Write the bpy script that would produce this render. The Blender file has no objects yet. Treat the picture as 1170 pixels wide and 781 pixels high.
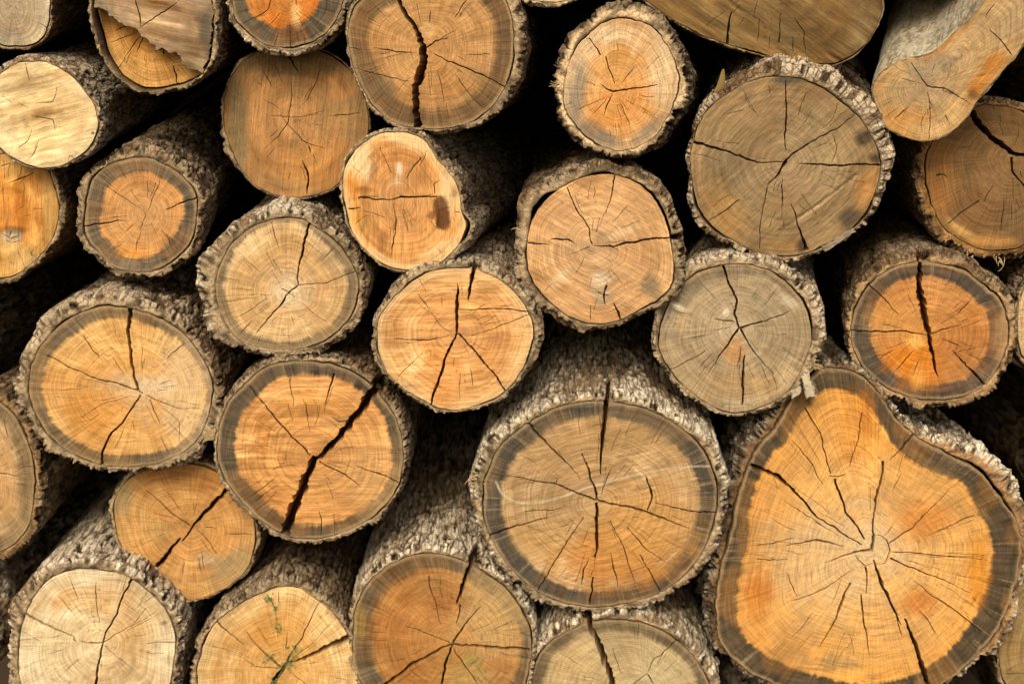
import bpy, math, random
import numpy as np
from mathutils import Vector, Matrix
from mathutils.geometry import delaunay_2d_cdt
random.seed(7)
S = bpy.context.scene
COL = S.collection
PW, PH, FOC, SW = 1170.0, 780.4, 50.0, 36.0      # reference frame the tracings were taken in
TILT = math.radians(11.0)                        # camera looks slightly down on the pile
DIST = 1.95
CAMZ = 1.15 + DIST * math.sin(TILT)
CAM = np.array([0.0, -DIST * math.cos(TILT), CAMZ])
FW = np.array([0, math.cos(TILT), -math.sin(TILT)]); UP = np.array([0, math.sin(TILT), math.cos(TILT)]); RT = np.array([1.0, 0, 0])
K = SW / FOC / PW
def ray(u, v):
    u = np.asarray(u, float); v = np.asarray(v, float)
    return FW + ((u - PW / 2) * K)[..., None] * RT - ((v - PH / 2) * K)[..., None] * UP
PXM = DIST * K                                    # metres per pixel at the working distance

# ------------------------------------------------------------------ noise
def _h(ix, iy, iz, seed):
    h = (ix.astype(np.int64) * 374761393 + iy.astype(np.int64) * 668265263 + iz.astype(np.int64) * 2147483647 + seed * 974634777) & 0xffffffff
    h = ((h ^ (h >> 13)) * 1274126177) & 0xffffffff
    h = ((h ^ (h >> 16)) * 2246822519) & 0xffffffff
    h = h ^ (h >> 15)
    return (h & 0xffffff) / float(0x1000000)
def vn(x, y, z=0.0, seed=0):
    x, y, z = np.broadcast_arrays(np.asarray(x, float), np.asarray(y, float), np.asarray(z, float))
    fx, fy, fz = np.floor(x), np.floor(y), np.floor(z)
    a, b, c = x - fx, y - fy, z - fz
    a = a * a * (3 - 2 * a); b = b * b * (3 - 2 * b); c = c * c * (3 - 2 * c)
    r = 0
    for i in (0, 1):
        for j in (0, 1):
            for k in (0, 1):
                r = r + _h(fx + i, fy + j, fz + k, seed) * (a if i else 1 - a) * (b if j else 1 - b) * (c if k else 1 - c)
    return r
def fbm(x, y, z=0.0, seed=0, o=3):
    r, w, t = 0, 1.0, 0.0
    for k in range(o):
        r = r + w * vn(x * 2 ** k + 17 * k, y * 2 ** k - 9 * k, z * 2 ** k, seed + k); t += w; w *= .5
    return r / t
def worley(u, v, nu, seed):                      # periodic in u
    fu, fv = np.floor(u), np.floor(v)
    F1 = np.full(u.shape, 9.0); F2 = np.full(u.shape, 9.0); ID = np.zeros(u.shape)
    z0 = np.zeros_like(fu)
    for i in (-1, 0, 1):
        for j in (-1, 0, 1):
            cu, cv = fu + i, fv + j
            m = np.mod(cu, nu)
            px = cu + .15 + .7 * _h(m, cv, z0, seed); py = cv + .15 + .7 * _h(m, cv, z0 + 3, seed)
            d = np.hypot(u - px, v - py); idd = _h(m, cv, z0 + 7, seed)
            lt = d < F1
            F2 = np.where(lt, F1, np.minimum(F2, d)); ID = np.where(lt, idd, ID); F1 = np.where(lt, d, F1)
    return F1, F2, ID
def ss(a, b, x):
    t = np.clip((x - a) / (b - a), 0, 1); return t * t * (3 - 2 * t)
GAIN = (1.0, 1.003, 1.0)
def lin(h, k=1.0):
    h = h.lstrip('#'); c = np.array([int(h[i:i + 2], 16) / 255 for i in (0, 2, 4)]); c = np.clip(c * np.array(GAIN), 0, 1)
    return np.where(c <= .04045, c / 12.92, ((c + .055) / 1.055) ** 2.4) * k
ALB = 0.80
# ------------------------------------------------------------------ materials
def new_mat(name, rough, spec, bump_scale, bump, var, det=(1.0, 1.0, 1.0), disp2=None):
    m = bpy.data.materials.new(name); m.use_nodes = True
    nt = m.node_tree; N = nt.nodes; L = nt.links
    b = N['Principled BSDF']; b.inputs['Roughness'].default_value = rough; b.inputs['Specular IOR Level'].default_value = spec
    at = N.new('ShaderNodeAttribute'); at.attribute_name = 'col'
    tc = N.new('ShaderNodeTexCoord'); mp = N.new('ShaderNodeMapping'); mp.inputs['Scale'].default_value = det
    L.new(tc.outputs['Object'], mp.inputs['Vector'])
    oi = N.new('ShaderNodeObjectInfo')
    n1 = N.new('ShaderNodeTexNoise'); n1.noise_dimensions = '4D'; n1.inputs['Scale'].default_value = bump_scale; n1.inputs['Detail'].default_value = 5; n1.inputs['Roughness'].default_value = .7
    mu = N.new('ShaderNodeMath'); mu.operation = 'MULTIPLY'; mu.inputs[1].default_value = 40
    L.new(oi.outputs['Random'], mu.inputs[0]); L.new(mu.outputs[0], n1.inputs['W']); L.new(mp.outputs[0], n1.inputs['Vector'])
    mr = N.new('ShaderNodeMapRange'); mr.inputs['From Min'].default_value = .25; mr.inputs['From Max'].default_value = .75
    mr.inputs['To Min'].default_value = 1 - var; mr.inputs['To Max'].default_value = 1 + var
    L.new(n1.outputs['Fac'], mr.inputs['Value'])
    mx = N.new('ShaderNodeVectorMath'); mx.operation = 'SCALE'
    L.new(at.outputs['Color'], mx.inputs[0]); L.new(mr.outputs[0], mx.inputs['Scale']); L.new(mx.outputs[0], b.inputs['Base Color'])
    bp = N.new('ShaderNodeBump'); bp.inputs['Strength'].default_value = bump; bp.inputs['Distance'].default_value = .002
    L.new(n1.outputs['Fac'], bp.inputs['Height']); L.new(bp.outputs[0], b.inputs['Normal'])
    return m
M_WOOD = new_mat('cut_wood', .85, .12, 520, .5, .16)
def add_grain(m):
    nt = m.node_tree; N = nt.nodes; L = nt.links; b = N['Principled BSDF']
    src = b.inputs['Base Color'].links[0].from_socket
    at = N.new('ShaderNodeAttribute'); at.attribute_name = 'pol'
    def band(scale, lo, hi, amp):
        mp = N.new('ShaderNodeMapping'); mp.inputs['Scale'].default_value = scale; L.new(at.outputs['Vector'], mp.inputs['Vector'])
        n = N.new('ShaderNodeTexNoise'); n.inputs['Scale'].default_value = 1; n.inputs['Detail'].default_value = 3; n.inputs['Roughness'].default_value = .65
        L.new(mp.outputs[0], n.inputs['Vector'])
        r = N.new('ShaderNodeMapRange'); r.inputs['From Min'].default_value = lo; r.inputs['From Max'].default_value = hi; r.inputs['To Min'].default_value = 1 - amp; r.inputs['To Max'].default_value = 1 + amp * .8
        L.new(n.outputs['Fac'], r.inputs['Value']); return r.outputs[0], n.outputs['Fac']
    r1, f1 = band((.85, .85, .02), .3, .7, .3)       # wood rays
    r2, f2 = band((.02, .02, .55), .3, .7, .32)       # growth rings
    mu = N.new('ShaderNodeMath'); mu.operation = 'MULTIPLY'; L.new(r1, mu.inputs[0]); L.new(r2, mu.inputs[1])
    sc = N.new('ShaderNodeVectorMath'); sc.operation = 'SCALE'; L.new(src, sc.inputs[0]); L.new(mu.outputs[0], sc.inputs['Scale']); L.new(sc.outputs[0], b.inputs['Base Color'])
    old = b.inputs['Normal'].links[0].from_node
    ad = N.new('ShaderNodeMath'); L.new(f1, ad.inputs[0]); L.new(f2, ad.inputs[1])
    b2 = N.new('ShaderNodeBump'); b2.inputs['Strength'].default_value = .3; b2.inputs['Distance'].default_value = .0015
    L.new(ad.outputs[0], b2.inputs['Height']); L.new(old.outputs[0], b2.inputs['Normal']); L.new(b2.outputs[0], b.inputs['Normal'])
add_grain(M_WOOD)
M_BARK = new_mat('tree_bark', .92, .1, 330, .9, .42, (1, .6, 1))
def add_cracks(m):
    nt = m.node_tree; N = nt.nodes; L = nt.links; b = N['Principled BSDF']; src = b.inputs['Base Color'].links[0].from_socket
    tc = N.new('ShaderNodeTexCoord'); mp = N.new('ShaderNodeMapping'); mp.inputs['Scale'].default_value = (118, 15, 118); L.new(tc.outputs['Object'], mp.inputs['Vector'])
    n = N.new('ShaderNodeTexNoise'); n.inputs['Scale'].default_value = 1.3; n.inputs['Detail'].default_value = 3; L.new(mp.outputs[0], n.inputs['Vector'])
    av = N.new('ShaderNodeVectorMath'); av.operation = 'ADD'; L.new(mp.outputs[0], av.inputs[0]); L.new(n.outputs['Color'], av.inputs[1])
    v = N.new('ShaderNodeTexVoronoi'); v.feature = 'DISTANCE_TO_EDGE'; v.inputs['Scale'].default_value = 1; v.inputs['Randomness'].default_value = 1; L.new(av.outputs[0], v.inputs['Vector'])
    r = N.new('ShaderNodeMapRange'); r.inputs['From Min'].default_value = .02; r.inputs['From Max'].default_value = .13; r.inputs['To Min'].default_value = .5; r.inputs['To Max'].default_value = 1.0; L.new(v.outputs['Distance'], r.inputs['Value'])
    ta = N.new('ShaderNodeAttribute'); ta.attribute_name = 'pol'; sx = N.new('ShaderNodeSeparateXYZ'); L.new(ta.outputs['Vector'], sx.inputs[0])   # x: 1 on the outer bark, 0 on the sawn rim
    mxv = N.new('ShaderNodeMix'); mxv.inputs[2].default_value = 1.0; L.new(sx.outputs[0], mxv.inputs[0]); L.new(r.outputs[0], mxv.inputs[3]); r = mxv
    s = N.new('ShaderNodeVectorMath'); s.operation = 'SCALE'; L.new(src, s.inputs[0]); L.new(r.outputs[0], s.inputs['Scale']); L.new(s.outputs[0], b.inputs['Base Color'])
    old = b.inputs['Normal'].links[0].from_node; b2 = N.new('ShaderNodeBump'); b2.inputs['Strength'].default_value = .8; b2.inputs['Distance'].default_value = .003
    L.new(r.outputs[0], b2.inputs['Height']); L.new(old.outputs[0], b2.inputs['Normal']); L.new(b2.outputs[0], b.inputs['Normal'])
add_cracks(M_BARK)
def plain(name, hexc, rough=.8, var=.2, sc=90):
    m = bpy.data.materials.new(name); m.use_nodes = True
    nt = m.node_tree; b = nt.nodes['Principled BSDF']; b.inputs['Roughness'].default_value = rough; b.inputs['Specular IOR Level'].default_value = .2
    n = nt.nodes.new('ShaderNodeTexNoise'); n.inputs['Scale'].default_value = sc; n.inputs['Detail'].default_value = 6
    r = nt.nodes.new('ShaderNodeValToRGB'); c = lin(hexc)
    r.color_ramp.elements[0].position = .3; r.color_ramp.elements[1].position = .7
    r.color_ramp.elements[0].color = (*(c * (1 - var)), 1); r.color_ramp.elements[1].color = (*(c * (1 + var)), 1)
    nt.links.new(n.outputs['Fac'], r.inputs['Fac']); nt.links.new(r.outputs['Color'], b.inputs['Base Color'])
    return m
# ------------------------------------------------------------------ mesh helpers
def mesh_obj(name, V, quads, tris, col, mat, parent, flat=None, smooth=True, pol=None):
    me = bpy.data.meshes.new(name)
    q = np.asarray(quads, np.int32).reshape(-1, 4); t = np.asarray(tris, np.int32).reshape(-1, 3)
    nl = q.size + t.size
    me.vertices.add(len(V)); me.vertices.foreach_set('co', np.asarray(V, np.float32).ravel())
    me.loops.add(nl); me.loops.foreach_set('vertex_index', np.concatenate([q.ravel(), t.ravel()]))
    me.polygons.add(len(q) + len(t))
    st = np.concatenate([np.arange(len(q)) * 4, q.size + np.arange(len(t)) * 3]).astype(np.int32)
    me.polygons.foreach_set('loop_start', st)
    me.update(calc_edges=True); me.validate()
    sm = np.ones(len(me.polygons), bool) if smooth else np.zeros(len(me.polygons), bool)
    if flat is not None and len(flat) == len(sm): sm &= ~flat
    me.polygons.foreach_set('use_smooth', sm)
    if col is not None:
        a = me.color_attributes.new('col', 'FLOAT_COLOR', 'POINT')
        a.data.foreach_set('color', np.concatenate([col, np.ones((len(col), 1))], 1).astype(np.float32).ravel())
    if pol is not None:
        a = me.attributes.new('pol', 'FLOAT_VECTOR', 'POINT'); a.data.foreach_set('vector', pol.astype(np.float32).ravel())
    me.materials.append(mat)
    o = bpy.data.objects.new(name, me); COL.objects.link(o)
    if parent: o.parent = parent
    return o
def spline(P, n, closed=True):
    P = np.asarray(P, float); k = len(P); out = []
    seg = range(k if closed else k - 1)
    for i in seg:
        p0, p1, p2, p3 = (P[(i - 1) % k], P[i], P[(i + 1) % k], P[(i + 2) % k]) if closed else (P[max(i - 1, 0)], P[i], P[i + 1], P[min(i + 2, k - 1)])
        t = np.linspace(0, 1, 24, endpoint=False)[:, None]
        out.append(.5 * (2 * p1 + (p2 - p0) * t + (2 * p0 - 5 * p1 + 4 * p2 - p3) * t * t + (3 * p1 - p0 - 3 * p2 + p3) * t ** 3))
    C = np.concatenate(out)
    if not closed: C = np.concatenate([C, P[-1:]])
    D = np.concatenate([C, C[:1]]) if closed else C
    s = np.concatenate([[0], np.cumsum(np.hypot(*np.diff(D, axis=0).T))])
    q = np.linspace(0, s[-1], n, endpoint=not closed)
    return np.stack([np.interp(q, s, D[:, 0]), np.interp(q, s, D[:, 1])], 1), s[-1]
def inpoly(P, X):
    x, y = X[:, 0], X[:, 1]; r = np.zeros(len(X), bool)
    a = P; b = np.roll(P, -1, 0)
    for (x0, y0), (x1, y1) in zip(a, b):
        if y0 == y1: continue
        c = (y0 > y) != (y1 > y)
        r ^= c & (x < (x1 - x0) * (y - y0) / (y1 - y0) + x0)
    return r
def pinterp(tab, deg):
    if np.isscalar(tab): return np.full(np.shape(deg), float(tab))
    t = sorted((d % 360, w) for d, w in tab); d = np.array([x[0] for x in t], float); w = np.array([x[1] for x in t], float)
    return np.interp(np.mod(deg, 360), np.concatenate([[d[-1] - 360], d, [d[0] + 360]]), np.concatenate([[w[-1]], w, [w[0]]]))
def pts(s): return np.array([[float(a) for a in p.split(',')] for p in s.split()])
def parse_crack(s):
    a = s.split(); i = next(k for k, x in enumerate(a) if ',' in x)
    return [float(x) for x in a[0:i]], pts(' '.join(a[i:]))
# every log: traced outline of the cut wood (reference pixels), where its axis vanishes, colours, checks
LOGS = [
dict(k='A', label='small pale log with weathered grey-beige end, cut off by the top left corner', w='55,-8 56,10 54,28 48,42 38,50 15,52 0,49 -18,40 -28,20 -25,-5 -10,-25 20,-30 42,-22', vp=(500,-120), y=.0,
 bark='thin', bk=2, c0='d3b58a', c1='cfae80', c2='dcc295', rings=.2, rays=.3, weather=.5, grey='a09073', hair=6, blobs=[(4,42,18,10,'948b76',.6)], saw=[(60,.15,5,0)]),
dict(k='B', label='pale yellow log whose cream end is scored by slanting chainsaw grooves, at the left edge', w='15,75 28,71 51,71 77,84 99,108 110,128 110,149 100,169 77,185 51,191 26,185 0,168 -8,150 -12,125 -8,100 2,84', vp=(520,-60), y=-.02,
 bark='pale', bk=[(90,3),(135,6),(0,3),(-90,2),(180,4)], relief=3.5, pal=.6, c0='e6bd7f', c1='e8c182', c2='edcd92', rings=.0, rays=.0, mott=.6, weather=.12, grey='d8b27a', hair=3, grain=14, gk=.05, saw=[(14,.3,6,.02),(17,.22,2.8,.02)],
 cr=['.9 29,72 34,92','.9 44,160 41,170 32,182','1 63,150 60,136 36,132','.8 65,100 60,118 40,118','.8 20,170 33,160 36,148','.7 78,182 80,176 86,182'], blobs=[(104,152,2.2,2.2,'3a2415',.9),(70,85,16,6,'dfa55c',.5)]),
dict(k='C', label='log with a torn grey slab standing over a recessed orange half-moon, at the top left', w='106,-30 105,5 108,22 113,42 122,68 140,91 162,101 185,100 214,92 232,80 241,58 244,26 241,0 228,-30 200,-55 165,-62 128,-52', p=(160,32), vp=(560,-60), y=-.01, zf=26,
 bark='furrow', bk=[(0,5),(90,6),(180,3),(225,3),(270,4),(315,4)], relief=3, c0='c98a3c', c1='c88b40', c2='d29a50', rings=.18, rays=.22, weather=.05, hair=10, saw=[(80,.1,5,0)],
 cr=['1.5 145,28 125,36','1.2 160,40 150,62','1 135,70 158,38','1.2 181,66 182,52','2.2 192,76 197,98','.8 120,50 150,38'],
 slab=dict(w='108,-33 107,8 122,13 136,25 146,30 156,33 165,42 173,48 179,52 177,57 186,55 193,60 203,61 208,68 206,74 214,79 224,80 230,83 238,66 242,40 243,10 236,-18 215,-45 180,-60 140,-55',
  c0='bd9a6c', c1='b39067', c2='a98d68', rings=.12, rays=.14, grain=-12, gk=.05, weather=.6, grey='9a8a70', hair=0, saw=[(-12,.4,4,.05),(-8,.2,10,0)], blobs=[(236,42,8,24,'56503f',.8,10),(228,78,10,10,'c8ad80',.6)],
  cr=['1.6 153,-5 159,18 160,31','1.4 160,32 180,18 203,2','1 196,-10 206,3'])),
dict(k='D', label='orange-brown barkless log set back in shade, wedged below the ringed log at the top', w='256,125 259,103 267,84 281,68 301,58 327,53 358,56 385,68 406,88 418,115 421,145 414,174 400,197 380,214 360,222 335,225 311,221 292,210 278,195 267,176 258,150', p=(335,133), vp=(600,60), y=.075,
 bark='thin', bk=[(180,3.5),(200,6),(225,4),(90,2),(0,1.5),(-90,2)], grain=82, gk=.15, c0='b8834a', c1='b58047', c2='a37845', rings=.05, rays=.05, weather=.55, grey='8c7148', hair=14, saw=[(82,.22,5,.05),(70,.12,9,0)],
 cr=['2.5 1 328,62 333,66 341,82','1 333,90 333,112 330,138 318,155 302,170','.9 366,80 352,110 345,120','.7 310,132 345,134 370,126','1 375,132 411,129','2.5 350,222 352,205 350,193 345,182','1.2 352,165 355,175','1 320,130 345,160 372,170','.8 300,80 312,100'], blobs=[(272,150,10,60,'85714d',.8),(335,72,60,14,'6f5a38',.75),(360,190,40,24,'cc8c45',.5)]),
dict(k='E', label='round log with vivid orange heart inside a dark grey ring, cut by the top edge', w='266,2 269,20 283,36 302,50 325,54 347,50 367,41 383,24 391,4 392,-15 385,-40 362,-62 330,-70 298,-63 275,-45 266,-20', p=(330,0), vp=(600,-40), y=.01,
 bark='pale', bk=[(-90,6),(0,6),(180,5),(225,7),(-45,6)], relief=4, c0='dc8c38', c1='d27a25', c2='cf8c40', ring='7b715a', rw=[(-90,24),(0,26),(180,16),(225,22),(90,20)], rings=.2, rays=.3, weather=.05, blobs=[(338,16,6,12,'f0bd74',.9),(300,5,14,10,'b9763a',.5)], saw=[(60,.1,6,0)],
 cr=['1 310,-5 305,12 292,20','.9 337,-10 339,6']),
dict(k='F', label='brown log split by one wide crack running down through its heart, at the top centre', w='398,34 401,62 410,92 428,122 452,140 480,146 512,146 542,136 565,118 580,90 586,60 585,25 574,-5 550,-28 505,-36 460,-32 425,-10 405,10', p=(487,55), vp=(720,50), y=-.005,
 bark='furrow', bk=[(0,10),(180,3),(-90,3),(-45,7),(90,6),(30,10)], relief=3, c0='c79254', c1='bd8a4f', c2='b98a54', ring='7c6647', rw=[(180,24),(225,28),(-90,22),(-45,24),(0,20),(90,25)], soft=5, rk=.85, rings=.15, rays=.3, weather=.3, grey='9a8055', saw=[(4,.15,4,.05)],
 cr=['6 5 6 9 10 9 8 10 453,-8 458,8 465,20 474,33 481,52 484,72 481,86 477,97 477,120 477,148','1.2 427,55 450,58 475,61','2 .8 486,55 498,46 512,43','.8 1.8 1.2 496,61 525,75 550,85 578,100','.9 404,77 440,87 468,93','1 492,12 491,26','1.2 535,-2 520,20','.8 500,80 505,100 507,118','.8 520,85 535,106','1 535,62 560,62','.9 400,54 414,56'],
 blobs=[(489,36,8,8,'dcae70',.7),(437,98,16,10,'74603f',.7),(460,75,18,20,'d2a062',.5)]),
dict(k='G', label='orange log with a brown ingrown bark knot and pale yellow rim, below the wide-cracked log', w='392,217 394,194 407,171 429,155 448,151 468,152 486,162 499,181 513,198 523,215 527,240 532,256 526,274 512,292 495,303 466,308 440,302 420,288 404,266 396,241', p=(455,227), vp=(790,110), y=-.01,
 bark='pale', bk=[(0,4),(90,3),(180,2),(-90,2),(-45,4)], relief=2.5, pal=.5, gap=[(-22,16,5)], c0='cf9557', c1='cf9250', c2='d99a50', rings=.12, rays=.15, weather=.06, grain=88, gk=.5, saw=[(88,.16,4,0)], edge='ecc88c', ew=8, ek=.55,
 cr=['2 2 1 2.4 2 1.5 409,226 430,228 450,229 457,226 478,226 499,224','2.2 .8 398,238 412,237','1.3 449,232 452,250 451,266 446,296','1.6 .8 481,180 472,193 464,204','.8 439,178 448,198','.7 415,240 440,248','1 526,243 519,241','.9 500,284 505,290','.9 496,222 496,210 502,206'],
 blobs=[(403,208,10,14,'d98724',.85),(410,188,14,18,'efcf98',.8),(470,163,32,8,'efcb8e',.8,-25),(512,222,10,26,'e8c18a',.75),(503,235,8,12,'643a1e',.9,12,.3),(506,251,8.5,12,'5a3319',.95,-8,.25),(495,245,7,5,'7d4c24',.75,20,.4),(509,243,5,17,'6b4526',.7),(456,192,4,8,'e6d0ac',.75),(452,208,6,6,'dcb887',.6),(427,200,4,20,'9a6430',.6),(416,217,11,3.5,'9a6430',.7),(452,180,26,6,'b97a40',.6),(414,258,3,10,'8f7d3c',.7,-20),(520,219,4,6,'a8834f',.8),(405,248,6,14,'da9434',.6),(500,285,20,8,'e6bf86',.6,30)], knots=[(504,243,8.5,17,4)]),
dict(k='H', label='tan log with thick grey bark and one dark crack from pith to top', w='248,313 256,293 271,272 294,257 320,250 343,250 358,258 379,272 397,293 408,316 408,339 399,362 379,383 350,396 322,399 292,395 268,383 253,358 247,335', p=(327,335), vp=(570,-30), y=0,
 bark='pale', bk=[(180,18),(150,16),(120,10),(90,8),(45,8),(0,8),(-45,9),(-90,7),(-120,9),(-150,15)], pal=.65, c0='ddb785', c1='d9ab6d', c2='dcb47a', ring='8b7d63', rw=[(180,11),(225,13),(-90,9),(0,13),(45,9),(90,3),(135,7)], rk=.8, rings=.12, rays=.25, weather=.15, saw=[(10,.06,4,0)],
 cr=['4 3 2 1.5 354,252 349,272 343,298 340,316 341,325','1.5 2 1.5 1 341,325 333,331 326,336 323,345 310,359 302,369 293,380','1 .8 342,325 371,322 408,309','1.4 .6 322,329 330,334 337,339','.9 310,253 314,269 319,284','.7 312,296 322,313','.7 270,363 290,352 305,340','.7 345,345 360,360 375,369','1 275,380 288,366','.7 368,298 380,284'], blobs=[(330,335,16,16,'e6cba0',.6),(380,300,8,24,'9c8560',.5,40)]),
dict(k='I', label='small square-shouldered log with orange heart and olive ring, second row at the left', w='97,257 99,229 105,206 123,189 144,182 167,180 187,188 208,201 222,219 225,244 218,273 203,292 179,307 154,310 128,303 111,285 100,272', p=(167,244), vp=(480,-60), y=.02,
 bark='plate', bk=[(180,6),(135,8),(90,10),(45,7),(0,5),(-45,6),(-90,5),(225,7)], relief=6, pal=.35, c0='dba262', c1='d79a58', c2='d6954d', ring='8a7f66', rw=[(180,17),(90,17),(135,20),(0,14),(-45,20),(-90,17),(225,18)], rings=.1, rays=.2, weather=.05,
 cr=['2 1.6 .8 95,258 113,257 144,252','2 1.6 1 227,224 205,233 190,239','.8 164,240 168,246 160,262','.7 123,213 145,228 164,240','.7 183,206 176,222 169,240','.6 190,268 200,290'], blobs=[(150,290,18,10,'dc9038',.5)]),
dict(k='J', label='orange log with a whitish knot and dark streaks, at the left edge', w='54,193 62,214 67,237 65,256 56,278 38,298 14,314 -15,316 -40,300 -55,270 -56,235 -45,205 -25,185 5,176 35,180', p=(5,245), vp=(520,60), y=.02,
 bark='thin', bk=5, c0='c27a30', c1='c9812f', c2='d9a050', rings=.15, rays=.1, weather=.05, grain=86, gk=.1, saw=[(85,.3,8,.1)], knots=[(13,270,12,7,10)],
 cr=['1.2 2,266 12,272 22,268','1 6,274 14,277 24,274','1.1 14,263 10,270','1.2 10,209 25,203 40,196','1.2 38,285 34,290 40,292','.8 0,190 12,186'], blobs=[(13,270,12,7,'c4b290',.85,10,.25),(10,284,20,10,'e2b870',.7),(25,235,7,40,'b0681f',.6,5),(55,240,6,34,'e2b46a',.6),(30,300,22,8,'e0b878',.6),(18,262,14,4,'5c4326',.6)]),
dict(k='K', label='large log with orange heart and three dark cracks meeting right of its middle, at left', w='33,435 37,415 49,392 69,371 95,356 123,350 150,353 177,361 203,376 223,397 238,423 242,446 238,474 228,497 212,514 185,527 150,532 115,529 85,518 58,499 42,474 34,452', p=(160,447), vp=(545,-20), y=0,
 bark='plate', bk=[(180,10),(135,13),(90,8),(45,9),(0,8),(-45,10),(-90,6),(225,12)], pal=.75, relief=6, c0='e2b880', c1='dc9f52', c2='e0ab62', ring='8c7c5e', rw=[(180,15),(135,17),(90,12),(45,9),(0,7),(-45,9),(-90,13),(225,15)], rings=.14, rays=.26, weather=.06, saw=[(5,.06,4,0)],
 cr=['4.5 4 3.5 3 3 149,352 147,376 150,402 154,428 159,446 163,449','2.2 2 1.8 1.2 159,446 138,439 103,430 79,420 53,406','1.8 2.2 2.8 3.8 161,451 149,471 128,494 120,512 116,533','1.2 .9 .6 167,451 185,460 203,467 230,467','1.2 .7 171,456 183,484','1.2 95,383 105,398 118,413','1 126,405 141,426','1 190,411 200,400 212,391','.7 92,478 115,462 149,452','.7 205,505 204,480 180,460'], blobs=[(210,450,26,60,'e4c08c',.7),(180,440,18,14,'ecd0a2',.6),(110,470,34,26,'dc9238',.45)]),
dict(k='L', label='grey-ringed orange log split by a wide bent crack running from upper right to bottom', w='248,517 251,487 261,460 280,439 300,421 327,413 360,413 390,420 416,433 436,453 453,480 460,510 458,541 448,566 426,589 396,606 363,614 330,611 303,597 277,573 259,550 251,532', p=(358,523), vp=(610,80), y=0,
 bark='furrow', bk=[(0,5),(45,7),(90,5),(135,6),(180,3),(-90,4),(-45,5),(225,5)], relief=4, c0='cd9150', c1='cf9049', c2='cf9350', ring='70654f', rw=[(180,20),(135,20),(90,15),(45,12),(0,13),(-45,13),(-90,15),(225,20)], rings=.16, rays=.12, weather=.03, grain=1, saw=[(2,.3,4,.03),(-3,.16,12,0)],
 cr=['13 11.5 9.5 8.5 7.5 7 443,428 426,450 400,483 380,505 362,522 356,530','7 10.5 11.5 11.5 12 360,520 348,550 336,583 324,612','1 2 2.2 2.2 286,440 313,477 333,500 355,519','2.2 2 .8 365,526 393,540 412,555','.8 2 1.2 407,532 433,541 458,552','2.2 1.5 .8 382,426 376,446 370,464','1.2 .6 332,432 335,464','1.2 365,583 367,612','.8 287,566 317,543','1.2 378,476 388,482 398,480','.9 350,460 352,480'],
 notch=[(446,426,10,60)], blobs=[(300,500,10,22,'b5712f',.5),(380,480,16,6,'9a7a50',.5),(420,540,36,40,'d8aa6c',.5)]),
dict(k='M', label='clean orange log jutting forward at the centre, with a dark inverted-Y crack', w='432,383 433,365 444,347 462,329 485,313 510,307 538,307 564,316 585,331 602,354 609,377 605,400 595,424 577,446 554,459 523,467 503,465 477,452 451,434 438,413 433,398', p=(522,380), vp=(640,50), y=-.03,
 bark='pale', bk=[(180,5),(135,7),(90,7),(45,6),(0,8),(-45,5),(-90,4),(225,5)], relief=3.5, pal=.5, c0='d79b5c', c1='d99a55', c2='e0a866', rings=.16, rays=.1, weather=.04, grain=3, gk=.6, saw=[(2,.17,5,-.12),(6,.12,2.4,-.1)], edge='e2bb82', ew=6, ek=.6,
 cr=['1 4.5 4 2.8 523,324 521,352 522,380','2.2 3.5 3.5 2.2 522,380 510,406 500,436 491,466','2 2.6 1.6 523,380 544,401 562,424 579,449','6 5 1.5 543,302 538,324 535,343','.8 1.6 1.4 524,353 564,353 606,357','.6 1 .8 538,383 564,375 607,358','.6 1.4 .6 451,386 487,388 513,383','1.1 478,335 491,353','.9 491,355 505,372 516,380','.7 455,430 475,410','.9 537,420 540,440'],
 notch=[(543,304,7,40)], blobs=[(505,430,22,36,'d98a3c',.55,10),(560,325,14,6,'b98a4c',.5),(455,420,10,16,'d8a05a',.5)]),
dict(k='N', label='tan log whose bark has shrunk away leaving a black gap at upper left, upper centre', w='602,293 604,269 610,248 627,225 651,209 677,200 704,200 730,210 748,228 760,251 766,275 769,301 768,322 757,337 733,351 707,365 680,369 651,361 624,340 607,316', p=(675,279), vp=(660,50), y=0,
 bark='plate', bk=[(180,12),(150,13),(130,11),(90,9),(45,9),(10,11),(-20,8),(-45,5),(-90,6),(225,9)], pal=.45, relief=5, gap=[(143,20,6.5),(90,14,3),(35,45,3.2),(-45,24,2.6),(-150,40,2)], c0='d6a874', c1='cf9d66', c2='cf9c62', rings=.15, rays=.1, weather=.15, grain=-28, saw=[(-28,.16,3.4,.03),(20,.1,5,0)],
 cr=['1.4 1.4 1.6 1 677,279 671,260 660,242 648,214','.8 2.4 3 2.6 2.2 678,280 700,281 720,277 740,273 766,271','1.8 2 .6 603,277 627,279','1 2.4 .6 629,273 648,274 658,279','1 .7 674,281 652,290','2 1.2 .6 702,200 699,225 692,244','2.4 2.2 1 693,325 690,337 692,348','1.2 682,333 690,337 697,336','1.5 2.5 2 701,346 706,355 710,366','.8 675,348 675,366'],
 notch=[(770,271,4,30)], blobs=[(688,337,11,11,'b59b76',.8,0,.3),(686,319,12,8,'e6cfa6',.6),(746,326,10,14,'6f6249',.75,25),(640,316,6,14,'e4c698',.6,-40),(715,263,20,5,'e0bd8c',.6,25),(740,240,26,24,'b98c58',.5)], knots=[(689,337,12,12,0)]),
dict(k='O', label='small round log with rough cream bark and grey-mottled peach end, top row right of centre', w='644,110 646,87 655,62 673,38 696,24 719,22 742,29 760,49 771,72 774,97 767,123 753,149 732,166 709,172 688,166 665,151 650,131', p=(701,104), vp=(900,110), y=.01,
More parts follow.
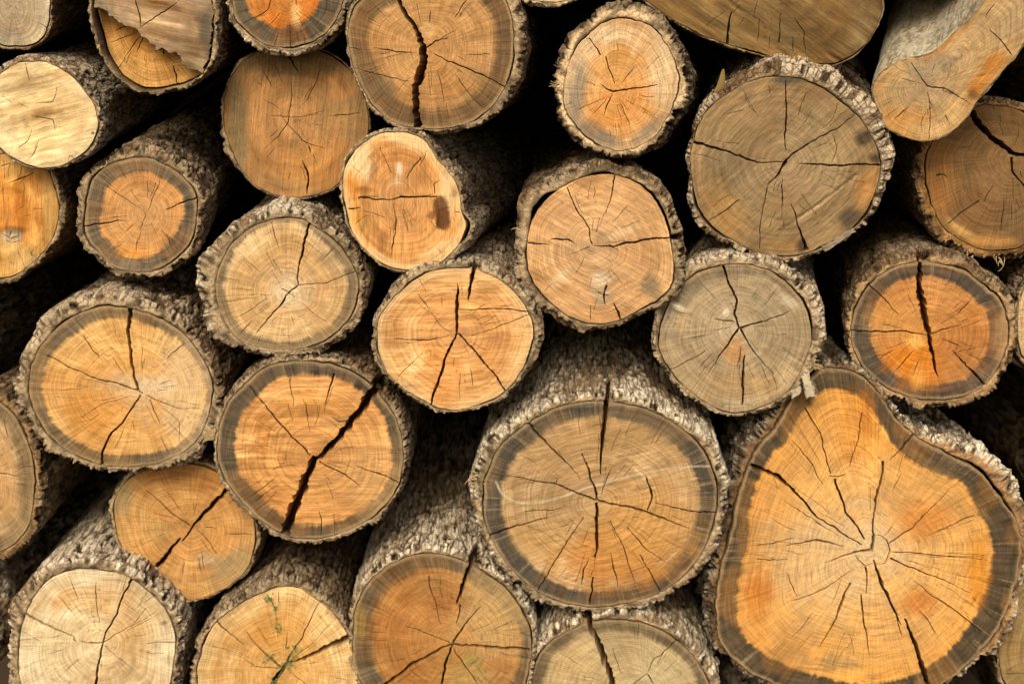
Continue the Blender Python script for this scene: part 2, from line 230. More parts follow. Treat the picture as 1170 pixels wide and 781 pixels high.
 bark='dark', bk=[(180,7),(135,12),(115,8),(90,12),(60,12),(0,9),(-45,8),(-90,6),(225,8)], relief=6, pal=.35, bcut='cfae80', gap=[(90,20,2),(0,40,1.5)], c0='de9c50', c1='dca05a', c2='d2aa78', rings=.12, rays=.24, weather=.25, grey='b8a584', wob=4,
 cr=['1.6 1.4 673,43 680,53 686,63','1.4 1.2 692,64 696,80 702,95','1 2 1.8 1 687,96 694,102 701,105 729,99 751,96','1.2 690,132 694,118 700,106','1.1 708,115 714,130 721,147','.8 710,95 724,77','.7 730,108 748,110','.6 660,125 690,112'],
 blobs=[(660,104,9,36,'857b66',.8,-8),(684,152,26,9,'756c5a',.85,-25),(742,148,22,8,'7c705a',.75,40),(752,80,14,34,'e0c08c',.5),(712,112,34,34,'d88f42',.65),(700,78,22,24,'daa056',.6),(700,40,26,8,'d6c092',.6),(700,65,8,6,'a9793f',.6)]),
dict(k='P', label='large greyish-brown log with crossing cracks and whitish bark over its top right', w='789,183 793,160 803,133 827,110 857,93 893,88 927,95 956,113 980,133 996,157 1005,183 1001,213 990,240 970,263 940,280 910,291 870,289 840,276 810,253 795,226', p=(897,184), vp=(900,-170), y=0,
 bark='plate', bk=[(90,12),(60,13),(30,15),(0,9),(-30,6),(-60,4),(-90,4),(225,6),(180,3),(150,4),(120,7)], relief=6.5, pal=1.5, rimb=1, gap=[(215,30,4),(-30,18,3.5),(-62,10,3),(60,40,1.6)], c0='a98b62', c1='9d8056', c2='9a7b50', rings=.1, rays=.1, weather=.6, grey='857251', grain=46, gk=.4, saw=[(48,.16,5,0)],
 cr=['4.5 3 2.5 1 790,162 833,173 867,184 894,185','.8 2 2 1 898,92 899,127 898,173','3 2 2 1.4 .8 897,184 913,173 936,158 956,147 976,130','.8 2.2 2.6 2.4 3 912,187 946,188 993,187 1010,188','4 3.5 2 1 898,183 890,197 877,211','1.2 .9 877,213 870,250 868,284','1.4 894,203 894,236','1 1.6 2.5 5 904,233 910,252 917,270 922,286','1.5 1 845,228 828,242 808,253','.9 951,153 957,168 950,185','.8 921,105 912,132','.7 830,130 850,125'],
 strokes=[('4f3b22',2.2,.7,'976,197 940,228 893,264'),('d9b682',1.6,.5,'977,200 942,231 910,257')], blobs=[(990,212,12,26,'c48a48',.7,-15),(905,284,22,6,'a9783f',.5),(830,240,18,34,'b88a4c',.6,30),(893,92,14,5,'4a4a40',.8),(983,155,9,9,'3f352a',.8),(997,180,7,5,'332a20',.8),(974,250,12,12,'453c30',.8,45),(920,284,6,8,'3a3024',.8),(870,150,30,40,'94724a',.4)]),
dict(k='Q', label='olive-brown barkless log end with slanting grain, cut off by the top edge right of centre', w='732,-8 741,2 767,21 799,38 831,50 862,58 889,66 915,70 942,72 963,68 982,56 995,42 1005,21 1008,0 1004,-30 985,-70 945,-100 890,-112 820,-105 765,-75 735,-35', p=(870,-25), vp=(640,40), y=.03,
 bark='thin', bk=1.6, c0='7f6239', c1='7d5f34', c2='7c5d30', rings=.03, rays=.06, weather=.4, grey='7a6a48', grain=-33, gk=.1, saw=[(-34,.45,4,0),(-30,.3,9,0)],
 cr=['1.2 3 3.5 836,13 833,30 831,52','1 1.6 892,16 890,48','1 907,18 919,37 920,60','.9 906,42 906,60','.8 868,21 865,48','.6 845,5 838,15'], blobs=[(900,66,40,6,'a5773a',.6,-8),(990,10,18,30,'6f5c3c',.5)]),
dict(k='R', label='forked tan log with bare pale side and long lobed end, leaning at the top right', w='998,107 1001,91 1016,76 1038,67 1060,61 1080,48 1099,29 1119,9 1136,-14 1155,-24 1174,-16 1181,4 1177,32 1163,60 1137,90 1119,111 1099,139 1079,154 1055,161 1031,155 1013,144 1005,128', p=(1059,98), vp=(1110,-420), y=-.07,
 bark='bare', bk=1.2, bname='bare_side', len=.8, taper=.02, c0='b7966a', c1='c7a06b', c2='d2a566', rings=.2, rays=.26, weather=.3, grey='a8926c', saw=[(40,.08,4,0)],
 cr=['1 1.6 1041,71 1050,85 1059,98','2.4 2 1.4 .8 1059,98 1083,103 1107,117','.8 .8 1060,105 1061,130 1061,160','.8 1.8 1.4 1131,34 1144,48 1156,62','1.1 1020,139 1028,130 1038,122','.6 1030,90 1055,97','1 1125,20 1136,5'], blobs=[(1040,140,28,16,'d99a4c',.65),(1127,83,10,30,'cf8634',.85,-32),(1112,108,5,5,'7a4c22',.7),(1062,78,28,14,'a89474',.6),(1080,48,26,5,'c08240',.7,40),(1090,30,22,6,'8d8a62',.5,40),(1150,10,18,30,'c4a478',.5),(1065,150,20,8,'e0b878',.6)]),
dict(k='S', label='dark brown log with a broad black crack, behind the forked log at the right edge', w='1058,185 1062,222 1075,254 1099,275 1131,285 1165,281 1190,264 1205,232 1208,195 1198,160 1175,132 1145,121 1115,122 1085,138 1067,160', p=(1158,180), vp=(760,40), y=.03,
 bark='furrow', bk=[(180,8),(225,9),(-90,8),(-60,10),(90,6),(0,6)], relief=5, bcut='a07440', wob=3.5, pal=.2, gap=[(180,40,2)], c0='8f6b40', c1='86633a', c2='866138', rings=.18, rays=.1, weather=.4, grey='755a36', saw=[(-8,.16,4,.2)],
 cr=['7 8 7 5 4 4 1105,122 1127,151 1142,165 1156,177 1170,179 1206,186','3.5 2.2 1.5 1156,179 1158,195 1172,214','.9 1135,210 1128,222 1123,232','1.4 1.2 1119,228 1102,240 1083,255','.9 1147,226 1145,245 1143,263','2 .8 1070,200 1078,198 1082,202'], blobs=[(1075,205,16,40,'b4793a',.5),(1100,262,20,6,'d2a35c',.7,-30),(1135,275,24,6,'c8914a',.7),(1165,255,18,14,'6f5a3c',.5)]),
dict(k='T', label='grey-tan weathered log with a loose white bark chip hanging at its lower right', w='753,388 758,363 771,334 794,314 823,304 853,302 882,311 905,329 920,350 926,373 925,396 915,422 901,445 884,458 860,467 835,470 810,461 785,443 765,420 755,402', p=(843,374), vp=(900,60), y=.0,
 bark='pale', bk=[(180,7),(135,9),(90,9),(45,10),(0,9),(-45,6),(-90,4),(225,5)], relief=5, pal=.6, gap=[(25,30,2.5),(160,30,1.5)], c0='b39b72', c1='a98f69', c2='b0946a', ring='7a6f58', rw=[(90,12),(135,12),(45,6),(180,4),(0,3),(-90,2),(225,2)], soft=7, rk=.6, rings=.16, rays=.2, weather=.45, grey='9c8967', saw=[(-40,.08,4,0)],
 cr=['3 2.2 2.6 2.4 2.8 826,303 833,324 840,342 838,357 844,373','3.4 2.6 1.4 .8 845,373 833,391 816,418','2.4 1.6 .8 845,374 866,368 901,356','2.2 1.6 1.2 .6 846,375 858,396 866,408 886,428','1.6 2.6 3 2.4 851,405 849,434 848,462','1 1.6 817,364 839,367','1 1 764,422 785,412 806,400','1.1 846,395 845,408 842,420','.7 815,377 836,373','.8 880,440 868,415','.7 800,418 815,402'],
 blobs=[(840,400,12,16,'c08a50',.75),(829,356,3.5,4.5,'d6c8aa',.8,0,.3),(850,440,50,16,'b88f58',.5),(780,345,10,22,'6c644e',.6,-35),(765,360,8,26,'8b806a',.5),(900,342,10,5,'d8c9a8',.6,-30),(775,352,10,3,'dccdaa',.7,-25)]),
dict(k='U', label='dark-ringed log with glowing orange heart and one thick black crack, at the right', w='972,376 978,350 994,325 1016,307 1044,300 1072,301 1101,309 1123,325 1142,342 1150,364 1151,387 1146,407 1132,432 1109,449 1081,455 1050,455 1022,446 996,429 978,404', p=(1061,382), vp=(860,40), y=.0,
 bark='plate', bk=[(90,10),(120,9),(150,8),(180,5),(225,6),(-90,7),(-45,7),(0,7),(45,9)], relief=4.5, pal=.35, bcut='b08c60', wob=3, gap=[(0,50,1.6),(225,40,1.5)], c0='cf8a3e', c1='c8853f', c2='bb8044', ring='6b6150', rw=[(180,21),(225,20),(-90,17),(-45,20),(0,20),(45,18),(90,15),(135,18)], rings=.2, rays=.22, weather=.1, saw=[(10,.1,4,0)],
 cr=['5 8 9 7 5 4 1.2 1051,299 1050,319 1054,347 1061,378 1067,404 1072,430','1 2 1.8 1.2 970,376 1010,380 1036,378 1061,382','2.4 1.4 .6 1063,381 1078,376 1098,371','1.6 1.4 .6 993,325 1010,340 1026,358','1 2.2 2.8 3 1089,401 1109,423 1126,442 1134,450','1.4 1094,359 1102,350 1110,342','1 1078,387 1090,392 1099,397','1.2 1020,426 1032,412 1045,398','1 1003,412 1022,398','.8 1042,430 1050,410','.6 1088,405 1120,395'],
 blobs=[(1050,412,28,26,'dc8220',.9),(1048,390,10,8,'f0b860',.8),(1052,432,8,14,'e6a04c',.7),(1095,400,34,34,'a96c34',.5),(1142,385,10,30,'b48a58',.6),(1020,365,26,20,'d69a50',.5)], notch=[(1050,300,8,35)]),
dict(k='V', label='biggest log, irregular lobed end with bright orange heart and dark grey border, bottom right', w='927,430 946,422 980,427 1005,449 1024,478 1049,500 1088,522 1117,537 1141,566 1161,595 1167,620 1163,654 1151,693 1137,722 1112,751 1083,776 1040,797 985,803 930,794 878,778 844,756 824,732 818,695 822,659 832,620 844,566 859,522 883,493 907,455', p=(997,628), vp=(640,80), y=0,
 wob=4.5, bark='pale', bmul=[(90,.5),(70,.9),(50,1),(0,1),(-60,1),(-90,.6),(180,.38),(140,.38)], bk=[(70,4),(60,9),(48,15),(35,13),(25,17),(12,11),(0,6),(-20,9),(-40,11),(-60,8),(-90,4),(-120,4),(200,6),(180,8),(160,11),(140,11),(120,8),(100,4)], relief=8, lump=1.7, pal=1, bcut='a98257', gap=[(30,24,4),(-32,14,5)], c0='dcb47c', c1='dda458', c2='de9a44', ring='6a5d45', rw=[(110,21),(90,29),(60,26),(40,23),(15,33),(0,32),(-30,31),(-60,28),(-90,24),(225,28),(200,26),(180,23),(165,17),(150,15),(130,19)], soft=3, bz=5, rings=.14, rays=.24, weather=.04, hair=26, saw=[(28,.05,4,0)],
 cr=['5 5.5 3.5 2.2 2 1.6 857,530 888,544 917,571 932,590 951,602 985,622','1.2 1.5 1.2 920,466 939,498 949,541','1.4 1 985,471 980,500 971,532','1.6 946,543 956,544 966,541','2.8 2.2 1.8 954,546 968,585 988,616','3.2 3 2.2 4 1009,526 1001,566 997,605 996,630','4 2.8 1 1053,486 1034,507 1017,525','4 2.8 1.2 997,627 971,634 947,641','.8 2.4 1 964,624 932,617 898,622','1 1.6 .8 906,614 885,620 864,622','.8 1.6 .8 864,638 880,640 900,638','2 4.2 3.5 1 998,639 1007,668 1024,702 1030,714','2 5 6 7 1034,706 1046,737 1057,765 1064,792','2.4 1 989,647 989,678','1.8 1.8 .6 984,678 988,712 994,748','2.2 3.2 1.8 .6 972,665 956,702 946,722 935,740','1.2 1.4 .6 904,686 941,671 976,649','1 900,654 905,668 911,682','2.2 1.4 .6 1016,620 1044,602 1086,556','.8 1.8 1066,608 1090,599 1113,588','1.2 1.6 .6 1018,630 1073,636 1129,640','2.4 1.8 1.2 .6 1017,637 1054,654 1080,662 1109,677','.7 1.7 1 1044,663 1083,693 1122,721','1 1051,698 1060,710 1069,724','1.1 929,698 916,714 904,728','1 898,573 932,595 958,612','1 905,502 926,526 940,553','1.4 999,611 1006,611 1013,616 1017,627 1012,644 1001,645','1.2 977,633 982,640 989,646 999,642','.8 1020,560 1030,540','1 1024,702 1026,715 1031,728','.7 950,690 962,660','.8 880,590 910,606','1 1010,612 1020,600'],
 blobs=[(940,640,56,60,'d9b27c',.75),(1000,620,26,22,'e0bd88',.6),(1053,592,30,22,'c4701f',.6,20),(1056,690,20,15,'c06a20',.65),(1120,662,12,30,'d98426',.6),(985,470,10,26,'b96a22',.5,5),(868,680,16,16,'c4701f',.5),(870,690,14,40,'cc7a2a',.5),(970,490,24,40,'d0852f',.55,10),(1118,645,10,36,'e0942e',.6),(1080,560,40,16,'bd8f50',.5,-40),(960,768,30,10,'8f7c54',.5)]),
dict(k='W', label='largest log of the middle, tan with a curved pale saw scratch and blue-grey ring', w='553,563 556,542 567,517 581,500 604,483 635,466 663,459 694,459 719,463 750,472 776,487 799,508 812,533 819,560 816,590 804,628 783,655 754,676 721,687 680,692 644,687 614,674 583,648 563,617 553,588', p=(682,573), vp=(668,-110), y=-.005,
 bark='pale', bk=[(180,9),(150,10),(120,8),(90,6),(60,7),(30,9),(0,11),(-30,9),(-60,8),(-90,8),(225,7)], relief=5.5, pal=.85, gap=[(0,40,1.8),(180,30,1.8)], c0='c69d68', c1='c29862', c2='c8a06a', ring='6a6455', rw=[(180,21),(135,20),(90,17),(45,20),(0,20),(-45,22),(-90,19),(225,22)], soft=4, rings=.12, rays=.16, weather=.25, grey='a58a62', grain=16, saw=[(16,.2,3.4,.06),(22,.1,9,0)],
 cr=['7 6.5 5 3.5 1 693,452 694,470 691,492 689,515 687,542','3.5 2.8 1.6 .6 603,482 630,510 650,531 664,548','1.2 2.6 3.2 665,517 676,546 682,572','.6 1.4 2.6 3 3.4 566,540 612,551 635,554 653,562 682,571','3.6 3.6 3.6 2.6 1 681,571 717,577 737,582 771,596 788,603','3.6 4.2 4 3 682,573 683,604 681,638','4 2.6 .8 557,611 594,599 626,591','.8 1.4 .6 599,584 625,582 648,577','1 1.6 1.3 667,590 644,627 614,674','1.6 673,637 668,650 664,668','2.4 2.2 678,658 675,675 674,690','.9 1.2 .6 697,594 712,624 727,666','1.4 1.4 .7 717,602 737,624 760,641','1.4 1.4 731,633 744,655 757,678','1.4 698,631 702,650 706,670','.8 2 2.4 2.4 748,574 787,584 824,585','1.6 2.8 1.6 738,545 744,560 745,568 740,583','1.1 700,532 694,545 687,566','.8 723,530 712,545','.6 600,600 625,610','.8 637,545 633,556','.7 625,578 625,595'],
 notch=[(694,459,6,75)], strokes=[('e0cda8',1.9,.7,'567,550 574,564 590,574 612,575 637,569 665,557 684,551 710,543 737,536 771,529 809,526'),('7a5a34',1.6,.5,'684,554 712,547 737,540')],
 blobs=[(700,640,66,36,'d08a3e',.75),(735,600,52,42,'d29a50',.65),(620,620,30,24,'cda263',.5),(690,500,70,24,'ad8a58',.45)]),
dict(k='X', label='brown log with olive rim and cracks raying from its heart, bottom row centre', w='404,718 407,693 422,665 445,645 473,634 502,633 530,641 555,656 578,673 595,696 605,718 607,741 604,764 595,790 570,812 535,828 495,830 455,818 425,795 408,768 404,745', p=(517,733), vp=(585,-40), y=.01,
 bark='pale', bk=[(180,3),(150,4),(120,6),(90,7),(45,6),(0,3),(-90,4)], relief=4.5, pal=.75, c0='c28a48', c1='b87c3c', c2='bd8848', ring='85775a', rw=[(180,24),(135,22),(90,16),(45,18),(20,12),(0,10),(-90,22)], soft=5, rings=.22, rays=.14, weather=.2, grey='9b8458', saw=[(4,.08,4,0)],
 cr=['5 5.5 4.5 2.5 542,634 534,650 523,684 522,690','2 1.4 .8 526,690 524,700 521,711','1 2.2 3.2 549,692 534,707 517,733','3.4 4.4 4.6 4.4 517,735 561,738 585,739 606,741','.9 1.6 1.6 464,715 490,723 514,733','3 4.4 4.6 5.5 516,734 493,748 471,759 440,782 430,795','2.4 3 2.4 517,735 509,755 504,785','1.4 1.3 519,741 530,757 545,778','1.2 1 .6 490,657 500,699 505,712','.7 560,720 590,706'], notch=[(542,636,8,50)],
 blobs=[(560,700,34,50,'c6a268',.7),(500,683,34,10,'a5652a',.55),(440,715,20,40,'b06f30',.45),(540,755,9,9,'8f8f4a',.5),(530,775,30,14,'b09a58',.5),(412,706,8,22,'a98c44',.5)]),
dict(k='Y', label='yellow-orange log with small green sprigs growing from its crack, bottom row left', w='226,770 229,750 239,723 255,703 279,687 302,676 326,670 342,672 357,681 373,693 387,709 397,725 404,746 408,768 408,790 398,815 375,840 345,855 310,857 275,848 245,828 230,800', p=(324,766), vp=(600,30), y=.015,
 bark='furrow', bk=[(180,5),(135,6),(90,8),(45,5),(0,3),(-90,3)], relief=5.5, pal=.45, c0='d9a257', c1='dca65c', c2='e0b473', rings=.16, rays=.14, weather=.05, saw=[(42,.14,7,0)],
 cr=['4 6 5 3 1 308,790 314,778 322,768 330,752 335,742','2 5 6.5 8 9 330,756 349,752 365,744 377,738 401,728','2.2 1.8 .6 246,707 262,722 280,737','1 1.4 1.8 282,721 302,747 323,761','1.4 1.4 .6 336,742 351,713 364,688','.6 1.3 .8 279,753 294,762 318,763','1 330,766 347,778 360,788','.9 328,722 327,745','.7 378,712 355,735 334,750','.8 318,676 319,690'],
 blobs=[(302,724,10,10,'cf8636',.6),(326,715,36,30,'d99c4c',.5),(262,692,28,6,'8d7b58',.7,38),(236,740,8,12,'c9aa74',.6),(403,760,5,16,'a78b5c',.6)]),
dict(k='Z', label='cream-coloured log with whitish bark, at the bottom left corner', w='21,752 24,720 32,695 46,672 66,656 93,650 120,652 144,658 167,674 188,695 198,718 200,739 197,762 190,790 170,812 140,828 105,832 70,825 40,805 24,780', p=(118,733), vp=(530,20), y=0,
 bark='pale', bk=[(180,11),(150,12),(120,9),(90,8),(45,6),(0,7),(-90,5)], relief=5.5, pal=.75, gap=[(20,26,1.6)], c0='e0bd86', c1='e2bf88', c2='e2c797', rings=.1, rays=.12, weather=.05, saw=[(32,.1,8,0)],
 cr=['3.2 3 2.4 1.2 29,700 58,714 76,722 85,726','1.4 85,726 84,731 89,733','.8 2 1.6 91,731 100,734 118,733','1.6 2 2.2 2.6 118,733 123,716 133,702 151,660','2 2.6 2.8 118,733 114,755 106,790','1 .8 .5 118,733 151,713 167,694','1 .6 120,736 151,762','1 1.2 168,734 200,733','.9 110,663 110,688 114,712','.8 78,656 84,670 90,686','.7 67,681 86,702'],
 blobs=[(105,680,44,16,'dba35e',.6),(150,725,24,22,'d8a767',.5),(188,710,4,3,'6b5232',.7,20),(68,745,40,30,'e8cf9f',.5)]),
dict(k='AA', label='small amber log with a diagonal black crack, tucked under two larger logs at lower left', w='131,590 132,573 139,555 157,541 183,531 212,529 242,536 266,552 284,576 291,602 289,629 280,651 261,668 237,680 217,685 198,678 174,659 152,640 138,619', p=(219,600), vp=(580,90), y=.055,
 bark='thin', bk=[(180,4),(-90,3),(225,4),(0,3),(90,3)], relief=2.4, pal=.5, c0='ca9350', c1='c98f4b', c2='cb9652', rings=.2, rays=.14, weather=.12, grey='9a8758', saw=[(3,.1,5,0)],
 cr=['6 5.5 4.5 3 2 264,556 246,572 232,585 220,601 208,618','2 5 6 7 206,614 191,634 172,656 166,662','.8 1.4 1.4 167,560 193,583 217,600','.6 1.2 .6 225,605 239,619 248,633','.8 256,609 291,609','.9 191,561 200,572 208,584','.6 175,585 200,592','.7 210,640 209,655','.7 230,630 233,650'],
 blobs=[(262,650,24,18,'a08c62',.7,40),(142,565,14,18,'8f8058',.7),(180,605,16,14,'a68a52',.5),(236,640,12,7,'b9a884',.5),(215,545,50,14,'a8682c',.55),(160,625,14,22,'d69b50',.5)]),
dict(k='BB', label='tan log with grey ring, cut by the left edge below the middle', w='0,460 19,479 33,510 39,541 37,579 28,608 2,628 -30,632 -60,615 -78,580 -80,540 -70,500 -45,470 -20,459', p=(-20,545), vp=(560,40), y=.03,
 bark='plate', bk=8, relief=4.5, pal=.35, bcut='9c7a50', c0='cf9d62', c1='c99a60', c2='c09a66', ring='8d7b5a', rw=17, soft=7, rk=.8, rings=.26, rays=.2, weather=.25, gap=[(10,30,2)],
 cr=['1.6 1.4 .8 -10,540 8,542 25,544','.9 5,480 10,500'], blobs=[(10,605,24,16,'a98c60',.6)]),
dict(k='CC', label='beige log with a wide crack and white furrowed bark, at the bottom edge', w='612,757 624,738 644,722 674,711 707,708 741,714 767,727 787,744 804,767 812,795 808,825 790,850 755,870 715,875 670,868 635,850 613,820 606,787', p=(735,790), vp=(695,-90), y=.02,
 bark='pale', bk=[(180,7),(135,7),(90,7),(45,7),(0,8),(-90,5)], relief=6, pal=.95, c0='c7ae7c', c1='c5a976', c2='c2a570', ring='8c7d60', rw=[(180,15),(135,14),(90,15),(45,11),(0,12)], soft=4, rings=.1, rays=.14, weather=.3, grey='b09a70', saw=[(20,.06,4,0)],
 cr=['6 7 8 8 8 672,708 680,727 692,754 700,779 706,810','1.8 1.4 .9 777,725 760,743 747,754 741,766','1.6 739,768 731,777 722,782','1.4 739,768 748,782','.8 640,745 665,760','.7 700,740 710,770'], notch=[(672,711,7,60)],
 blobs=[(655,760,24,24,'d0a870',.5),(668,722,14,8,'d8b888',.5),(760,765,30,20,'cbb483',.5)]),
dict(k='DD', label='log showing only a narrow tan sliver of its end at the right edge', w='1163,373 1165,345 1176,322 1197,306 1225,300 1255,310 1278,335 1286,370 1278,405 1255,430 1225,440 1195,432 1174,413 1165,396', vp=(700,60), y=.03,
 bark='plate', bk=3, relief=2.5, c0='c9a46e', c1='c9a46e', c2='d0aa74', rings=.15, rays=.3, weather=.3),
dict(k='EE', label='olive-brown log with concentric rings, mostly hidden at the bottom right corner', w='1148,700 1158,676 1178,660 1205,654 1240,662 1268,688 1280,725 1276,765 1252,800 1215,815 1178,808 1152,785 1142,755 1143,725', vp=(700,60), y=.04,
 bark='thin', bk=3, c0='a8854c', c1='a27e48', c2='9c7c4a', rings=.4, rays=.08, weather=.3, grey='8a764e', hair=8, cr=['1 1140,768 1160,768 1180,770']),
dict(k='FF', label='log of which only the ragged cream lower rim shows at the top edge', w='590,-12 602,-2 624,2 646,0 662,-12 676,-45 672,-85 648,-112 615,-116 585,-100 572,-68 576,-36', vp=(640,20), y=0,
 bark='pale', bk=4, relief=4, bcut='d0b080', c0='d6b078', c1='d6b078', c2='dcbc88', rings=.15, rays=.2),
]
_OFF = [(-118,110,62),(-140,250,66),(-160,420,90),(-190,590,84),(-90,725,80),(60,-112,66),(395,-140,58),(495,-140,66),(690,-78,48),(760,-190,75),(1050,-120,62),(1280,60,64),(1330,230,96),(1370,430,78),(1300,580,62),(1390,740,88),(1290,890,70),(30,910,66),(180,930,70),(400,925,62),(545,915,64),(640,950,58),(900,890,76),(1080,900,74),(235,-125,62),(1180,-95,62),(-60,-100,62),(-92,0,52),(140,-240,70),(320,-270,70),(455,-260,66),(590,-215,56),(620,-330,80),(880,-210,70),(1000,-250,72),(1120,-245,74),(-40,-220,70),(1280,-60,64),(770,-320,70),(1290,-190,66)]
for n_, (x, y, r) in enumerate(_OFF):
    a_ = [2 * math.pi * q / 14 for q in range(14)]; rr_ = random.Random(n_)
    LOGS.append(dict(k='off%d' % n_, label='log of the same pile lying just outside the edge of the photo', group='logs of the pile beyond the picture edge',
     w=[(x + r * rr_.uniform(.95, 1.05) * math.cos(t), y + r * rr_.uniform(.93, 1.03) * math.sin(t)) for t in a_], vp=(620, 80), y=rr_.uniform(0, .05), bark=['plate', 'pale', 'furrow'][n_ % 3], bk=7,
     c0='d2a268', c1='cf9a5a', c2='d4a468', ring='85765a' if n_ % 2 else None, rw=14, rings=.15, rays=.22, weather=.3, step=3.2, bs=3.4, hair=8,
     cr=['1 3 3 %f,%f %f,%f %f,%f' % (x, y, x + r * .4, y - r * .4 * (-1) ** n_, x + r * .75, y - r * .6 * (-1) ** n_), '2 1.5 .8 %f,%f %f,%f' % (x, y, x - r * .7, y + r * .3)]))

# ------------------------------------------------------------------ crack outline in local 2-D
def crack_poly(P, W, rng, jag=1.0):
    s = np.concatenate([[0], np.cumsum(np.hypot(*np.diff(P, axis=0).T))]); L = s[-1]
    n = max(4, int(L / 3.0)); q = np.linspace(0, L, n)
    C = np.stack([np.interp(q, s, P[:, 0]), np.interp(q, s, P[:, 1])], 1)
    w = np.interp(q / L, np.linspace(0, 1, len(W)), W) if len(W) > 1 else W[0] * np.minimum(1, 3.2 * np.minimum(q / L + .04, 1.04 - q / L))
    T = np.gradient(C, axis=0); T /= np.hypot(T[:, 0], T[:, 1])[:, None] + 1e-9; Nn = np.stack([-T[:, 1], T[:, 0]], 1)
    j = np.cumsum(rng.normal(0, .42, n)); j -= np.linspace(j[0], j[-1], n); j = np.clip(j, -1.9, 1.9) * jag
    j[0] = j[-1] = 0
    C = C + Nn * j[:, None]
    a = np.maximum(.22, w * .5 * rng.uniform(.6, 1.3, n)); b = np.maximum(.22, w * .5 * rng.uniform(.6, 1.3, n))
    return np.concatenate([C + Nn * a[:, None], (C - Nn * b[:, None])[::-1]]), float(max(w.max(), .4)), C

def wood_face(name, parent, D, contour, pith, cracks, seed, sc, zoff=0.0, step=1.3, knots=(), wallz=26.0, thick_out=None):
    """cut surface in local px (x right, y up); cracks are real slots cut into the wood"""
    rng = np.random.default_rng(seed)
    mn, mx = contour.min(0), contour.max(0)
    gx, gy = np.meshgrid(np.arange(mn[0], mx[0], step), np.arange(mn[1], mx[1], step * .87))
    gx = gx + (np.arange(gx.shape[0]) % 2)[:, None] * step * .5
    G = np.stack([gx.ravel(), gy.ravel()], 1) + rng.uniform(-.25, .25, (gx.size, 2)) * step
    G = G[inpoly(contour[::3], G)]
    polys = [crack_poly(P, W, rng) for W, P in cracks]
    allp = [contour]; E = []; n0 = 0
    n0 = len(contour); E += [(i, (i + 1) % n0) for i in range(n0)]
    for Q, w, cl in polys:
        allp.append(Q); k = len(Q); E += [(n0 + i, n0 + (i + 1) % k) for i in range(k)]; n0 += k
    allp.append(G)
    A = np.concatenate(allp)
    r = delaunay_2d_cdt([Vector(p) for p in A], E, [], 0, 1e-4, False)
    V = np.array([(p[0], p[1]) for p in r[0]]); T = np.array([f for f in r[2] if len(f) == 3], int)
    c = V[T].mean(1); T = T[inpoly(contour, c)]; c = V[T].mean(1)
    ar = (V[T[:, 1]] - V[T[:, 0]]); br = (V[T[:, 2]] - V[T[:, 0]]); flip = ar[:, 0] * br[:, 1] - ar[:, 1] * br[:, 0] < 0
    T[flip] = T[flip][:, ::-1]
    depth = np.zeros(len(T))
    for Q, w, cl in polys:
        lo, hi = Q.min(0), Q.max(0)
        k = np.where((c[:, 0] >= lo[0]) & (c[:, 0] <= hi[0]) & (c[:, 1] >= lo[1]) & (c[:, 1] <= hi[1]))[0]
        if len(k):
            k = k[inpoly(Q, c[k])]; depth[k] = np.maximum(depth[k], np.clip(w * (6.5 if w < 3.5 else 4.6), 3.5, 60))
    col, pol = wood_colour(D, V, contour, pith, seed)
    R = fbm(V[:, 0] / 60, V[:, 1] / 60, seed * 1.7, seed, 3)
    z = zoff + (R - .5) * 5 + (vn(V[:, 0] / 5, V[:, 1] / 5, 0, seed + 5) - .5) * .7
    if D.get('chip'): z = z + D['chip'](V)
    deep = depth > 0
    vd = np.zeros(len(V)); np.maximum.at(vd, T[deep].ravel(), np.repeat(depth[deep], 3))
    cv = np.unique(T[deep].ravel()); lowmap = np.full(len(V), -1); lowmap[cv] = len(V) + np.arange(len(cv))
    VL = V[cv].copy()
    for Q, w, cl in polys:                            # wide splits narrow towards their floor
        if w < 3.2: continue
        lo, hi = Q.min(0) - .01, Q.max(0) + .01
        k = np.where(((V[cv] >= lo) & (V[cv] <= hi)).all(1))[0]
        if len(k) == 0: continue
        cf = np.concatenate([cl[:1], (cl[1:] + cl[:-1]) / 2, cl[1:]]); dd = np.hypot(V[cv][k][:, None, 0] - cf[None, :, 0], V[cv][k][:, None, 1] - cf[None, :, 1]); j = dd.argmin(1)
        g = dd[np.arange(len(k)), j] < w; VL[k[g]] += (cf[j[g]] - VL[k[g]]) * .62
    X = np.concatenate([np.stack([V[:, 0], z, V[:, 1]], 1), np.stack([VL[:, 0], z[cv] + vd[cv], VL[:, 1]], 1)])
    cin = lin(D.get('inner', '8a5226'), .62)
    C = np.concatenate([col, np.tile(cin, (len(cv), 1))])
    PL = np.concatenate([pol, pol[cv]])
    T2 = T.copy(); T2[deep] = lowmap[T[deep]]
    # edges
    e = np.concatenate([T[:, [0, 1]], T[:, [1, 2]], T[:, [2, 0]]]); own = np.tile(deep, 3)
    key = np.sort(e, 1); key = key[:, 0] * len(V) + key[:, 1]
    o = np.argsort(key, kind='stable'); ks = key[o]; first = np.concatenate([[True], ks[1:] != ks[:-1]])
    idx = np.where(first)[0]; cnt = np.diff(np.concatenate([idx, [len(ks)]]))
    W = []
    two = idx[cnt == 2]; i1, i2 = o[two], o[two + 1]
    d = own[i1] != own[i2]
    top = np.where(own[i1[d]], i2[d], i1[d])          # edge as seen by the surface triangle
    ea = e[top]
    # wall verts get their own colour copies
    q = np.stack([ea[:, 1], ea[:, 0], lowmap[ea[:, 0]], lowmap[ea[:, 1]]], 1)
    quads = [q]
    one = o[idx[cnt == 1]]; one = one[~own[one]]
    eb = e[one]; uv = np.unique(eb); m2 = np.full(len(V), -1); m2[uv] = len(X) + np.arange(len(uv))
